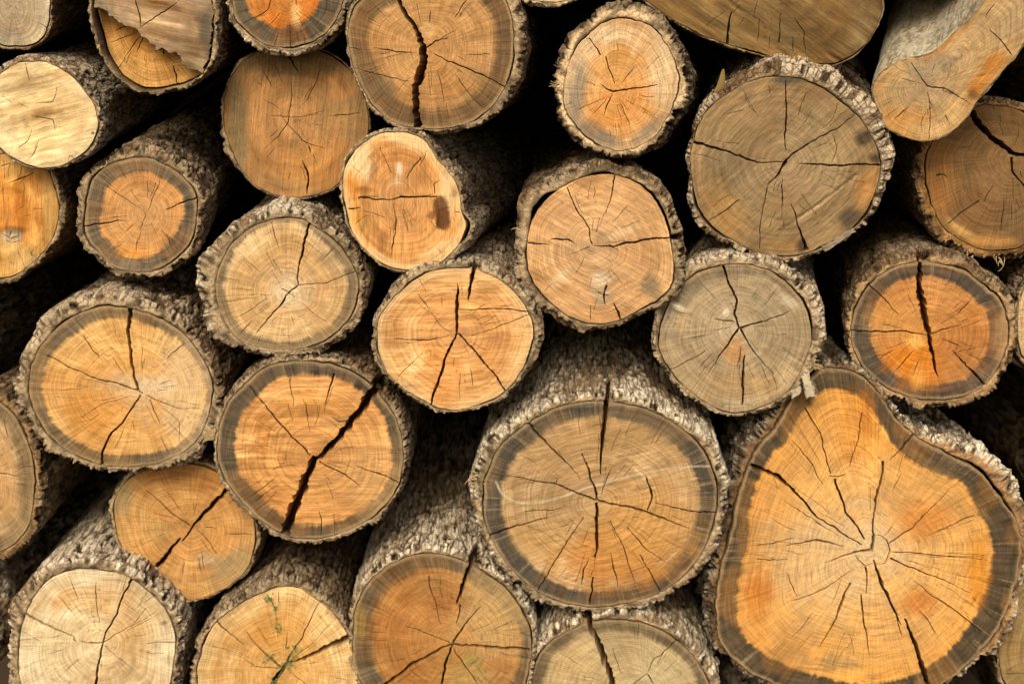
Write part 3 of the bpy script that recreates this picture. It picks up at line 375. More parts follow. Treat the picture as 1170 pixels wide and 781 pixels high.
    X = np.concatenate([X, np.stack([V[uv, 0], z[uv] + wallz, V[uv, 1]], 1)]); C = np.concatenate([C, col[uv]]); PL = np.concatenate([PL, pol[uv]])
    quads.append(np.stack([eb[:, 1], eb[:, 0], m2[eb[:, 0]], m2[eb[:, 1]]], 1))
    Q = np.concatenate(quads)
    def build(nm, par, tris, qd):
        flat = np.concatenate([np.ones(len(qd), bool), np.zeros(len(tris), bool)])
        used = np.unique(np.concatenate([tris.ravel(), qd.ravel()])); mp = np.full(len(X), -1); mp[used] = np.arange(len(used))
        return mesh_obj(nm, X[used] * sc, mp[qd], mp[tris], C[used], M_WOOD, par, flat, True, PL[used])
    km = np.zeros(len(T), int)
    for n_, (kx, ky, rx, ry, rot) in enumerate(knots):
        dx, dy = c[:, 0] - kx, c[:, 1] - ky; cr, sr = math.cos(rot), math.sin(rot)
        km[((dx * cr + dy * sr) / rx) ** 2 + ((-dx * sr + dy * cr) / ry) ** 2 < 1] = n_ + 1
    ob = build(name, parent, T2[km == 0], Q)
    for n_ in range(len(knots)): build('knot', ob, T2[km == n_ + 1], np.zeros((0, 4), int))
    return ob

def wood_colour(D, V, contour, pith, seed):
    dx, dy = V[:, 0] - pith[0], V[:, 1] - pith[1]; r = np.hypot(dx, dy) + 1e-6; th = np.arctan2(dy, dx)
    ct = np.arctan2(contour[:, 1] - pith[1], contour[:, 0] - pith[0]); cr = np.hypot(contour[:, 0] - pith[0], contour[:, 1] - pith[1])
    o = np.argsort(ct); ct, cr = ct[o], cr[o]
    Rm = np.interp(th, np.concatenate([[ct[-1] - 2 * np.pi], ct, [ct[0] + 2 * np.pi]]), np.concatenate([[cr[-1]], cr, [cr[0]]]))
    rn = np.clip(r / Rm, 0, 1.05); d = Rm - r; Rb = Rm.mean()
    cx, cy = dx / r, dy / r
    big = fbm(V[:, 0] / 45, V[:, 1] / 45, seed, seed + 11, 3); mid = fbm(V[:, 0] / 14, V[:, 1] / 14, seed, seed + 12, 3)
    rg = rn * Rb + (big - .5) * 10                                   # growth-ring radius, follows the outline
    lr = lambda a, b, t: a + (b - a) * t[:, None]
    rng_ = vn(rg / 2.6, cx * 2, cy * 2, seed + 2) * .6 + vn(rg / 6.5, cx, cy, seed + 3) * .6
    kk = Rb / 2.2
    ry = vn(cx * kk, cy * kk, rg / 45, seed + 4) * .7 + vn(cx * kk * .35, cy * kk * .35, rg / 80, seed + 6) * .5
    c0, c1, c2 = (lin(D[k], ALB) for k in ('c0', 'c1', 'c2')); c0, c1, c2 = (x + (x.mean() - x) * .03 for x in (c0, c1, c2))
    t = np.clip(rn + (mid - .5) * .4 + (big - .5) * .55 + (rng_ - .6) * .25 + (ry - .6) * .2, 0, 1)
    c = lr(c0, c1, ss(.0, .5, t)); c = lr(c, c2, ss(.5, .95, t))
    # broad mottling, warmer and greyer patches
    c = c * (1 + (big - .5)[:, None] * np.array([.5, .65, .85]) * D.get('mott', 1.0) + (mid - .5)[:, None] * .4)
    gp = lin(D.get('grey', '9a8566'), ALB); g = ss(.5, .66, fbm(V[:, 0] / 60 + 5, V[:, 1] / 60, seed, seed + 31, 5) + (ry - .6) * .12) * D.get('weather', .3)
    c = lr(c, gp, g)
    # growth rings
    c = c * (1 + ((rng_ - .6) * D.get('rings', .2) * 1.2)[:, None] * np.array([.8, 1.0, 1.3]))
    # rays
    c = c * (1 + ((ry - .6) * D.get('rays', .22) * ss(.05, .35, rn))[:, None])
    # saw / chain marks
    for ang, amp, per, curv in D.get('saw', ()):
        a = math.radians(ang); p = -V[:, 0] * math.sin(a) + V[:, 1] * math.cos(a); q = V[:, 0] * math.cos(a) + V[:, 1] * math.sin(a)
        p = p + curv * q * q / 400 + (mid - .5) * 3
        sw = vn(p / per, q / 70, seed, seed + 8) * .6 + vn(p / per / 3.1, q / 110, seed, seed + 9) * .4 + vn(p / per * 1.9, q / 24, seed, seed + 10) * .35
        msk = .45 + .9 * ss(.35, .65, fbm(V[:, 0] / 50, V[:, 1] / 50, seed + 2, seed + 41, 2))
        c = c * (1 + ((sw - .67) * amp * 2.7 * msk)[:, None] * np.array([.85, 1, 1.2]))
    pol = np.stack([cx * Rb, cy * Rb, rg + seed * 3.7], 1)
    if D.get('grain') is not None:                   # torn along the cut: grain follows the saw, not the rays
        a = math.radians(D['grain']); p = -V[:, 0] * math.sin(a) + V[:, 1] * math.cos(a); q = V[:, 0] * math.cos(a) + V[:, 1] * math.sin(a)
        sp_ = np.stack([p * .75 + (mid - .5) * 2, q * .035, rg * D.get('gk', .8) + seed * 3.7], 1)
        pol = sp_
    # dark sapwood band
    if D.get('ring'):
        rc = lin(D['ring'], ALB * .56) * np.array([1.13, .99, .9]); deg = np.degrees(th)
        rw = pinterp(D.get('rw', 18), deg); so = D.get('soft', 3.0) * .85
        dd = d + (ry - .6) * 4 + (mid - .5) * 4 + (vn(cx * kk * 1.4, cy * kk * 1.4, rg / 20, seed + 91) - .5) * 2.5
        m = ss(rw + so, rw - so, dd) * D.get('rk', 1.0)
        rcv = rc * np.clip(1 + (ry - .6)[:, None] * .95 + (rng_ - .6)[:, None] * .45 + (big - .5)[:, None] * .9 + (mid - .5)[:, None] * .5, .35, 2)
        if D.get('grain') is not None: pol = np.where((m > .5)[:, None], np.stack([cx * Rb, cy * Rb, rg + seed * 3.7], 1), pol)
        m = m * (.78 + .3 * ss(.3, .6, big))
        c = lr(c, rcv, np.clip(m, 0, 1))
        lt = ss(.78, .92, vn(cx * kk * 1.1, cy * kk * 1.1, rg / 60, seed + 77)) * m * .45   # pale rays across the band
        c = lr(c, gp * 1.2, np.clip(lt, 0, 1))
    if D.get('ring'): c = lr(c, lin('b39468', ALB), ss(4.5, 1.5, d + (mid - .5) * 4) * .55)
    if D.get('edge'):
        ew = D.get('ew', 5.0); c = lr(c, lin(D['edge'], ALB), ss(ew + 2, ew - 2, d + (mid - .5) * 5) * D.get('ek', .7))
    sx, sy = D['_c']
    for b in D.get('blobs', ()):
        bx, by, rx, ry_, hx, k = b[:6]; rot = math.radians(b[6]) if len(b) > 6 else 0; hard = b[7] if len(b) > 7 else .6
        ex, ey = V[:, 0] - (bx - sx), V[:, 1] - (sy - by)
        ax = (ex * math.cos(rot) + ey * math.sin(rot)) / rx; ay = (-ex * math.sin(rot) + ey * math.cos(rot)) / ry_
        m = ss(1 + hard, 1 - hard, np.hypot(ax, ay) + (mid - .5) * .9 + (ry - .6) * .25) * k
        c = lr(c, lin(hx, ALB) * (1 + (ry - .6)[:, None] * .3), np.clip(m, 0, 1))
    for ln in D.get('strokes', ()):
        hx, w, k, P = ln; P = spline(pts(P), 300, False)[0]; P = np.stack([P[:, 0] - sx, sy - P[:, 1]], 1)
        near = (V[:, 0] > P[:, 0].min() - 6) & (V[:, 0] < P[:, 0].max() + 6) & (V[:, 1] > P[:, 1].min() - 6) & (V[:, 1] < P[:, 1].max() + 6)
        ii = np.where(near)[0]
        if len(ii):
            dm = np.full(len(ii), 1e9)
            for p in P: dm = np.minimum(dm, np.hypot(V[ii, 0] - p[0], V[ii, 1] - p[1]))
            m = ss(w, w * .3, dm) * k * (.5 + .7 * mid[ii])
            c[ii] = lr(c[ii], lin(hx, ALB), np.clip(m, 0, 1))
    # small dirt specks
    sp = ss(.80, .92, vn(V[:, 0] / 2.6, V[:, 1] / 2.6, seed, seed + 55)) * ss(.4, .7, big) * .35
    c = c * (1 - sp)[:, None]
    return np.clip(c, .004, .9), pol

STY = {   # cell width, cell length, relief px, plate colour, furrow colour, pale lichen colour, pale amount
 'plate':  (12.5, 56, 7.5, '765d40', '20160d', 'c4ae8c', .55),
 'pale':   (10., 100, 6.0, '92795a', '241a10', 'dccbaa', .85),
 'dark':   (11., 40, 6.0, '574531', '20160e', '9c8a6e', .35),
 'furrow': (9.0, 90, 6.5, '725a3d', '251b11', 'ab987a', .5),
 'thin':   (11., 60, 1.8, '6f5535', '46331f', 'a68f68', .38),
 'bare':   (16., 260, 0.7, 'a39478', '85765a', 'bfb395', .6),
}
def bark_mesh(name, parent, D, contour, seed, sc, N, length=1.3, fine=1.0):
    cw, cl, relief, hp, hf, hl, pal = STY[D.get('bark', 'plate')]
    relief = D.get('relief', relief); HV = D.get('hv', .5 if D.get('bark', 'plate') in ('plate', 'dark') else .22); LU = D.get('lump', .5)
    rng = np.random.default_rng(seed)
    idx = np.linspace(0, len(contour), N, endpoint=False)
    cc = np.concatenate([contour, contour[:1]])
    C = np.stack([np.interp(idx, np.arange(len(cc)), cc[:, 0]), np.interp(idx, np.arange(len(cc)), cc[:, 1])], 1)
    Cs = C.copy()
    for _ in range(6): Cs = (np.roll(Cs, 1, 0) + Cs + np.roll(Cs, -1, 0)) / 3
    T = np.roll(Cs, -3, 0) - np.roll(Cs, 3, 0); T /= np.hypot(T[:, 0], T[:, 1])[:, None]
    Nn = np.stack([T[:, 1], -T[:, 0]], 1)            # outward for CCW contour
    ctr = C.mean(0); deg = np.degrees(np.arctan2(C[:, 1] - ctr[1], C[:, 0] - ctr[0]))
    circ = np.hypot(*(np.roll(C, -1, 0) - C).T).sum()
    th = pinterp(D.get('bk', 6), deg)
    t = np.arange(N) / N; ang = 2 * np.pi * t; rr = circ / (2 * np.pi)
    px, py = np.cos(ang) * rr, np.sin(ang) * rr
    th = (th * 1.28 + .4) * (.5 + 1.0 * fbm(px / 26, py / 26, seed, seed + 3, 3))
    gap = np.zeros(N) + .5 + 1.4 * ss(.45, .75, vn(px / 30, py / 30, 1, seed + 9))
    if D.get('bark') == 'bare': gap *= .15
    for g0, gw, gp in D.get('gap', ()):
        dd = np.abs((deg - g0 + 180) % 360 - 180); gap = np.maximum(gap, gp * ss(gw, gw * .25, dd))
    # rows behind the cut
    zs = [0.0]; dz = 1.5 / fine
    Lp = length / sc
    while zs[-1] < Lp:
        zs.append(zs[-1] + dz); dz = min(dz * 1.032, 22)
    zs = np.array(zs)
    nu = max(6, round(circ / cw)); nu2 = max(10, round(circ / (cw * .42)))
    def relief_at(z):                                 # z: (rows,1)
        z = np.asarray(z, float).reshape(-1, 1)
        X = np.broadcast_to(px, (len(z), N)); Y = np.broadcast_to(py, (len(z), N)); Z = np.broadcast_to(z, (len(z), N))
        w1 = fbm(X / 12, Y / 12, Z / 26, seed + 20, 3) - .5; w2 = fbm(X / 12, Y / 12, Z / 26, seed + 24, 3) - .5
        u = t * nu + w1 * 2.0; v = Z / cl + w2 * 2.0
        f0 = vn(X / 2.5, Y / 2.5, Z / 7, seed + 57)
        F1, F2, ID = worley(np.broadcast_to(u, Z.shape), v, nu, seed + 30)
        e = F2 - F1; em = ss(.28, .6, fbm(X / 16, Y / 16, Z / 40, seed + 33, 2)); pl = 1 - (1 - ss(.05, .19, e + (f0 - .5) * .14)) * (.3 + .7 * em)
        u2 = t * nu2 + w2 * 1.2; G1, G2, I2 = worley(np.broadcast_to(u2, Z.shape), Z / (cl * .5) + w1 * 1.5, nu2, seed + 40)
        p2 = ss(.02, .35, G2 - G1)
        f = fbm(X / 5, Y / 5, Z / 9, seed + 50, 3); f2 = vn(X / 2, Y / 2, Z / 3.5, seed + 55)
        lum = fbm(X / 50, Y / 50, Z / 90, seed + 60, 2)
        h = (1.25 * pl - .25) * (.78 + HV * (ID - .5)) * (.94 + .06 * p2) + (f - .5) * .26 + (f2 - .5) * .22 + (f0 - .5) * .2 + (fbm(X / 11, Y / 11, Z / 14, seed + 58, 2) - .5) * LU
        return h, pl, ID, p2, I2, f, lum
    h, pl, ID, p2, I2, f, lum = relief_at(zs)
    r = th[None, :] + gap[None, :] - relief * (.5 + .5 * ss(1, 14, zs[:, None])) * np.minimum(1, (th[None, :] + 3) / 6) * (.7 - h) + (lum - .5) * 7 * np.minimum(1, zs[:, None] / 60)
    r = r + (f - .5) * 1.0
    fr = ss(0, 7, zs)[:, None]
    brk = (ss(.5, .62, vn(px / 13, py / 13, 3, seed + 70)) * .8 + ss(.55, .62, vn(px / 3, py / 3, 5, seed + 71)) * .4)[None, :] * (1 - fr) * np.minimum(6, th * .5)[None, :]
    r = np.maximum(r - brk, gap[None, :] + .6 + np.zeros_like(r))
    taper = 1 - D.get('taper', .05) * zs * sc
    pf0 = np.zeros(N); NP = np.zeros(r.shape)
    # notches where a crack runs out along the bark
    for (nx, ny, nw, nlen) in D.get('notch', ()):
        p = np.array([nx - D['_c'][0], D['_c'][1] - ny]); k = np.argmin(np.hypot(*(C - p).T))
        s = (np.arange(N) - k + N / 2) % N - N / 2; s = s * circ / N
        wob = (fbm(zs / 12, 0, 0, seed + 80, 2) - .5) * 8 * np.minimum(1, zs / 25)
        prof = np.exp(-((s[None, :] - wob[:, None]) / (nw * .7 * (1 - .7 * np.clip(zs / nlen, 0, 1)))[:, None]) ** 4) * ss(nlen, nlen * .75, zs)[:, None]
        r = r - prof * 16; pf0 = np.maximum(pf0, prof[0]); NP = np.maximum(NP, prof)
    inset = 2.5 * ss(40, 120, zs)[:, None]
    tube = (C[None] + Nn[None] * (r - inset)[..., None]); tube = ctr + (tube - ctr) * taper[:, None, None]
    rows = []; cols = []
    plate, fur, lich, tan = lin(hp, .8), lin(hf, .8), lin(hl, .8), lin(D.get('bcut', 'a38a66'), ALB)
    def bcol(h, pl, ID, p2, I2, f, lum, z):
        m = np.clip(.9 * pl + .1 * h + (f - .5) * .7, 0, 1)[..., None]
        c = fur + (plate - fur) * m
        c = c * (.78 + .5 * ID + .25 * (I2 - .5))[..., None]
        la = np.clip(ss(.5, .9, h + (lum - .5) * 1.3 + (f - .5) * .8 - (1 - pl) * .5) * D.get('pal', pal), 0, 1)[..., None]
        c = c + (lich - c) * la
        wr = ss(.55, .75, fbm(ID * 9 + lum * 4, I2 * 3, f, seed + 90, 1))[..., None] * .35
        c = c * (1 + wr * (np.array([1.15, .95, .75]) - 1))
        c = c * 1.2
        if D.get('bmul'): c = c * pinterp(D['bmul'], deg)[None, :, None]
        return c
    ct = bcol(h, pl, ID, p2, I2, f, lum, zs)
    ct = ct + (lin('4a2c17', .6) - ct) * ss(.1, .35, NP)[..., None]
    # inside lip of the bark, then across the cut bark, then the tube
    nq = 7
    n1 = fbm(px / 5, py / 5, 2, seed + 5, 3)
    fr0 = (fbm(px / 9, py / 9, 4, seed + 6, 3) - .5) * 4 + D.get('bz', 0)
    base = C + Nn * gap[:, None]
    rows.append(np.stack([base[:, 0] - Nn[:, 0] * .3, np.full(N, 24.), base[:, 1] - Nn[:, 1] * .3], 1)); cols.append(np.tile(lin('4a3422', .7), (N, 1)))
    for i in range(nq):
        q = i / nq
        p = C + Nn * (gap + (r[0] - gap) * q)[:, None]
        rough = (fbm(p[:, 0] / 3, p[:, 1] / 3, 1, seed + 7, 2) - .5) * 2.6
        z = fr0 + pf0 * 30 + rough + (1.2 if i == 0 else 0) + 1.0 * q * q
        rows.append(np.stack([p[:, 0], z, p[:, 1]], 1))
        lam = .6 * vn(np.full(N, q * 5), px / 40, py / 40, seed + 8) + .4 * vn(np.full(N, q * 7), px / 6, py / 6, seed + 18)
        cc_ = tan * (.62 + .75 * lam * (.5 + n1))[:, None] * (1 - .22 * (i == 0))
        mt = fbm(px / 9 + q * 2, py / 9, 7, seed + 61, 4); cc_ = cc_ * (.5 + .85 * ss(.3, .6, mt))[:, None] * (1 - .3 * ss(.55, .75, vn(np.full(N, q * 3.2), px / 70, py / 70, seed + 62)))[:, None]
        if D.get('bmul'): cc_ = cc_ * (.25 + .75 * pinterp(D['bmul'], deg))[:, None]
        cc_ = cc_ + (ct[0] - cc_) * ss(.05 if D.get('rimb') else .38, .6 if D.get('rimb') else 1.0, np.full(N, q) + (n1 - .5) * .6)[:, None]
        cols.append(cc_)
    for j in range(len(zs)):
        z = zs[j] + (fr0 + pf0 * 30 + 1.2 + brk[0] * .6) * (1 - ss(0, 14, zs[j]))
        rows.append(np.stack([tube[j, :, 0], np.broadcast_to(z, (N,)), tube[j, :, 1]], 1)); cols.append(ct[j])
    V = np.concatenate(rows); cl_ = np.clip(np.concatenate(cols), .004, .85); nr = len(rows)
    a = np.arange(N); b = (a + 1) % N
    quads = np.concatenate([np.stack([k * N + a, k * N + b, (k + 1) * N + b, (k + 1) * N + a], 1) for k in range(nr - 1)])
    isb = np.concatenate([np.zeros((nq + 1) * N), np.ones(len(zs) * N + 1)]); isb[nq * N:(nq + 1) * N] = .7; isb[2 * N:nq * N] = .9 if D.get('rimb') else .45
    if D.get('bark') == 'bare': isb *= 0
    V = np.concatenate([V, [[ctr[0], zs[-1], ctr[1]]]]); cl_ = np.concatenate([cl_, [plate]])
    tris = np.stack([np.full(N, len(V) - 1), (nr - 1) * N + b, (nr - 1) * N + a], 1)[:, ::-1]
    quads = quads[:, ::-1]
    return mesh_obj(D.get('bname', name), V * sc, quads, tris, cl_, M_BARK, parent, None, True, np.stack([isb, isb, isb], 1))

def frame_for(D, W):
    c = (W.min(0) + W.max(0)) / 2
    D['_c'] = tuple(c)
    rd = ray(c[0], c[1]); P0 = CAM + rd * ((D.get('y', 0) - CAM[1]) / rd[1])
    vx, vy = D.get('vp', (620, 70)); ax = ray(vx, vy); ax /= np.linalg.norm(ax)
    ex = np.cross(ax, [0, 0, 1.0]); ex /= np.linalg.norm(ex); ez = np.cross(ex, ax)
    Mx = Matrix(((ex[0], ax[0], ez[0], P0[0]), (ex[1], ax[1], ez[1], P0[1]), (ex[2], ax[2], ez[2], P0[2]), (0, 0, 0, 1)))
    sc = np.linalg.norm(P0 - CAM) * K / np.linalg.norm(rd) * 1.0
    sc = (P0 - CAM) @ FW * K
    def to2(P):
        d = ray(P[:, 0], P[:, 1]); tt = ((P0 - CAM) @ ax) / (d @ ax); X = CAM + d * tt[:, None] - P0
        return np.stack([X @ ex, X @ ez], 1) / sc
    return Mx, sc, to2

def make_log(i, D):
    seed = 100 + i * 13
    W = pts(D['w']) if isinstance(D['w'], str) else np.asarray(D['w'], float)
    Mx, sc, to2 = frame_for(D, W)
    root = bpy.data.objects.new('log', None); COL.objects.link(root); root.matrix_world = Mx; root.empty_display_size = .05
    root['label'] = D['label']; root['category'] = 'log'; root['group'] = D.get('group', 'logs stacked in the woodpile')
    L2 = to2(W)
    if np.sum(L2[:, 0] * np.roll(L2[:, 1], -1) - np.roll(L2[:, 0], -1) * L2[:, 1]) < 0: L2 = L2[::-1]
    _, circ = spline(L2, 50)
    n = int(circ / 1.6); C, circ = spline(L2, n)
    ang = np.arange(n) / n * 2 * np.pi; rr = circ / 6.283
    wob = (fbm(np.cos(ang) * rr / 9, np.sin(ang) * rr / 9, 0, seed + 1, 3) - .5) * D.get('wob', 2.2)
    Tn = np.roll(C, -2, 0) - np.roll(C, 2, 0); Tn /= np.hypot(Tn[:, 0], Tn[:, 1])[:, None]
    C = C + np.stack([Tn[:, 1], -Tn[:, 0]], 1) * wob[:, None]
    pith = to2(np.array([D['p']], float))[0] if 'p' in D else C.mean(0)
    rng = np.random.default_rng(seed + 2)
    cracks = []
    for s in D.get('cr', ()):
        w, P = parse_crack(s); cracks.append((w, to2(P)))
    Rb = circ / 6.283
    for _ in range(D.get('hair', int(Rb * .24))):      # fine radial checks
        a = rng.uniform(0, 6.283); r0 = Rb * rng.uniform(.15, .75); ln = Rb * rng.uniform(.1, .34); a2 = a + rng.normal(0, .05)
        p0 = pith + r0 * np.array([math.cos(a), math.sin(a)]); p1 = pith + (r0 + ln) * np.array([math.cos(a2), math.sin(a2)])
        cracks.append(([rng.uniform(.22, .5)], np.array([p0, (p0 + p1) / 2 + rng.normal(0, .8, 2), p1])))
    kn = []
    for (kx, ky, rx, ry, rot) in D.get('knots', ()):
        k2 = to2(np.array([[kx, ky]], float))[0]; kn.append((k2[0], k2[1], rx, ry, math.radians(rot)))
    face = wood_face('cut_face', root, D, C, pith, cracks, seed, sc, D.get('zf', 0.0), D.get('step', 1.25), kn)
    N = int(circ / D.get('bs', 1.4))
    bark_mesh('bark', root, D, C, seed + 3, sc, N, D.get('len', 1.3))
    if 'slab' in D:                                   # the torn-off half that still stands proud of the rest
        E = dict(D); E.update(D['slab']); P2 = to2(pts(E['w']))
        if np.sum(P2[:, 0] * np.roll(P2[:, 1], -1) - np.roll(P2[:, 0], -1) * P2[:, 1]) < 0: P2 = P2[::-1]
        P2 = np.concatenate([np.linspace(a, b, max(2, int(np.hypot(*(b - a)) / 1.6)), endpoint=False) for a, b in zip(P2, np.roll(P2, -1, 0))])
        P2 = P2 + rng.normal(0, .5, P2.shape) + (np.stack([vn(P2[:, 0] / 4, P2[:, 1] / 4, 1, seed), vn(P2[:, 0] / 4, P2[:, 1] / 4, 5, seed)], 1) - .5) * 4
        wood_face('torn_slab', root, E, P2, pith, [(w, to2(P)) for w, P in map(parse_crack, E.get('cr', ()))], seed + 9, sc, 0.0, 1.7, (), D.get('zf', 0) + 4)
    return root, sc, to2
ROOTS = {}
for i, D in enumerate(LOGS):
    ROOTS[D['k']] = (*make_log(i, D), D)
# ------------------------------------------------------------------ small loose things on and between the logs
def tube_geo(P, R, n=6):
    P = np.asarray(P, float); m = len(P); T = np.gradient(P, axis=0); T /= np.linalg.norm(T, axis=1)[:, None] + 1e-12
    V = []
    for p, t, r in zip(P, T, R):
        a = np.cross(t, [0.3, 1, .2]); a /= np.linalg.norm(a); b = np.cross(t, a)
        V += [p + r * (math.cos(q) * a + math.sin(q) * b) for q in np.arange(n) * 2 * math.pi / n]
    Q = [(k * n + i, k * n + (i + 1) % n, (k + 1) * n + (i + 1) % n, (k + 1) * n + i) for k in range(m - 1) for i in range(n)]
    return np.array(V), np.array(Q)
def strands(name, key, mat, lst, parent=True):
    """lst: (pixel polyline, depth px list, start radius px)"""
    root, sc, to2, D = ROOTS[key]; out = []
    for s, ys, r in lst:
        P = to2(pts(s)); P = np.column_stack([P[:, 0], np.interp(np.linspace(0, 1, len(P)), np.linspace(0, 1, len(ys)), ys), P[:, 1]])
        k = np.linspace(0, len(P) - 1, 14); P = np.column_stack([np.interp(k, np.arange(len(P)), P[:, c]) for c in range(3)])
        V, Q = tube_geo(P * sc, np.linspace(r, r * .3, 14) * sc)
        out.append(mesh_obj(name, V, Q, np.zeros((0, 3), int), None, mat, root if parent else None))
    return out
M_FIB = plain('bark_fibre', 'b79a6c'); M_CHIP = plain('dry_bark_chip', 'ab9b7c', .9, .3, 160)
rr = random.Random(3)
def fray(cx, cy, ang, spread, ln, n, r=.7, dep=(1, -3)):
    out = []
    for _ in range(n):
        a = math.radians(ang + rr.uniform(-spread, spread)); l = ln * rr.uniform(.4, 1); x0 = cx + rr.uniform(-5, 5); y0 = cy + rr.uniform(-7, 7)
        x1, y1 = x0 + l * .5 * math.cos(a) + rr.uniform(-1.5, 1.5), y0 - l * .5 * math.sin(a); a += rr.uniform(-.5, .5)
        out.append(('%f,%f %f,%f %f,%f' % (x0, y0, x1, y1, x1 + l * .5 * math.cos(a), y1 - l * .5 * math.sin(a)), [4, dep[0], dep[1]], r * rr.uniform(.6, 1.2)))
    return out
strands('bark_fibre', 'W', M_FIB, fray(549, 548, 165, 40, 17, 16, .9))
strands('bark_fibre', 'O', M_FIB, fray(641, 98, 175, 30, 17, 8) + fray(641, 80, 160, 40, 8, 6) + fray(650, 130, 200, 30, 7, 4))
strands('bark_fibre', 'N', M_FIB, fray(596, 262, 170, 50, 9, 7) + fray(676, 190, 95, 30, 8, 5))
strands('bark_fibre', 'S', M_FIB, [('1147,288 1149,296 1147,304 1142,309 1139,309', [6, 2, -2], .5)] + fray(1110, 286, 250, 60, 9, 9) + fray(1140, 292, 270, 60, 8, 9) + fray(1085, 270, 230, 50, 7, 6))
strands('bark_fibre', 'T', M_FIB, fray(928, 420, 40, 70, 14, 12, .9))
def chip(key, name, corners, depth, thick, seed, mat, par=True):
    root, sc, to2, D = ROOTS[key]; P = to2(pts(corners)); nx, ny = 10, 16
    u, v = np.meshgrid(np.linspace(0, 1, nx), np.linspace(0, 1, ny)); B = lambda a, b, c, d: ((a * (1 - u)[..., None] + b * u[..., None]) * (1 - v)[..., None] + (d * (1 - u)[..., None] + c * u[..., None]) * v[..., None])
    G = B(P[0], P[1], P[2], P[3]).reshape(-1, 2); G = G + (np.stack([vn(G[:, 0] / 3, G[:, 1] / 3, 0, seed), vn(G[:, 0] / 3, G[:, 1] / 3, 9, seed)], 1) - .5) * 3
    h = (fbm(G[:, 0] / 4, G[:, 1] / 7, 0, seed, 3) - .5) * 4; edge = ((u > .01) & (u < .99) & (v > .01) & (v < .99)).ravel()
    F = np.column_stack([G[:, 0], depth - (thick * .5 + h) * edge, G[:, 1]]); Bk = np.column_stack([G[:, 0], np.full(len(G), depth + thick * .6) , G[:, 1]])
    a = np.array([j * nx + i for j in range(ny - 1) for i in range(nx - 1)]); q = np.stack([a, a + 1, a + nx + 1, a + nx], 1); n = len(G)
    rim = list(range(nx)) + [k * nx + nx - 1 for k in range(1, ny)] + list(range((ny - 1) * nx + nx - 2, (ny - 1) * nx - 1, -1)) + [k * nx for k in range(ny - 2, 0, -1)]
    rq = np.array([(rim[i], rim[(i + 1) % len(rim)], rim[(i + 1) % len(rim)] + n, rim[i] + n) for i in range(len(rim))])
    return mesh_obj(name, np.concatenate([F, Bk]) * sc, np.concatenate([q, q[:, ::-1] + n, rq]), np.zeros((0, 3), int), None, mat, root if par else None, None, False)
chip('T', 'loose_bark', '915,430 924,424 933,452 921,455', -2, 6, 5, M_CHIP)
chip('T', 'loose_bark', '903,447 914,440 916,447 905,455', 0, 5, 6, M_CHIP)
chip('K', 'loose_bark', '236,492 248,486 246,500 230,506', 0, 6, 7, plain('bark_flake', '8f7850', .9, .3, 160))
chip('P', 'loose_bark', '939,282 974,259 978,264 944,287', 0, 4, 8, plain('bark_strip', '86775f', .9, .3, 160))
# green sprigs in the crack of the yellow-orange log
M_STEM = plain('green_stem', '4f6238'); M_LEAF = plain('green_leaf', '526f3c', .7)
def sprig(label, stems, leaves):
    root, sc, to2, D = ROOTS['Y']
    r = bpy.data.objects.new('weed_sprig', None); COL.objects.link(r); r.matrix_world = root.matrix_world.copy(); r['label'] = label; r['category'] = 'plant'; r['group'] = 'weed sprigs in the log crack'
    [setattr(o_, 'parent', r) for o_ in strands('stem', 'Y', M_STEM, stems, False)]
    for x, y, ln, ang, dep in leaves:
        V = []
        p = to2(np.array([[x, y]], float))[0]; a = math.radians(ang); d = np.array([math.cos(a), 0, math.sin(a)]); nrm = np.array([-math.sin(a), 0, math.cos(a)])
        o = np.array([p[0], dep, p[1]])
        for k in range(5):
            t = k / 4; wv = math.sin(math.pi * (t * .9 + .05)) * ln * .2; c = o + d * ln * t + np.array([0, -1.6 * math.sin(t * 3), 0])
            V += [c - nrm * wv + [0, .5, 0], c + nrm * wv + [0, .5, 0]]
        Q = [(2 * k, 2 * k + 1, 2 * k + 3, 2 * k + 2) for k in range(4)]
        mesh_obj('leaf', np.array(V) * sc, np.array(Q), np.zeros((0, 3), int), None, M_LEAF, r)
def lv(x, y, n, s): return [(x + rr.uniform(-s, s), y + rr.uniform(-s, s), rr.uniform(2.6, 5), rr.uniform(0, 360), rr.uniform(-5, -2)) for _ in range(n)]
sprig('thin green sprig hanging down the upper half of the yellow-orange end', [('305,677 311,684 315,695 317,712 318,728', [-3, -4, -3], .6), ('312,686 306,680 301,679', [-4, -4], .6), ('315,695 319,688', [-4, -5], .5)], lv(309, 681, 9, 5) + lv(315, 694, 5, 4) + lv(318, 716, 5, 4))
sprig('low green sprig sprouting from the dark crack near the bottom edge', [('318,772 326,758 333,745 337,736', [0, -5, -5], .6), ('322,762 312,752 304,746', [-2, -5], .7), ('326,758 340,746 348,736', [-3, -5], .7), ('316,774 312,782', [0, -4], .9)], lv(335, 739, 9, 5) + lv(306, 749, 8, 5) + lv(330, 757, 5, 4) + lv(314, 776, 7, 5))
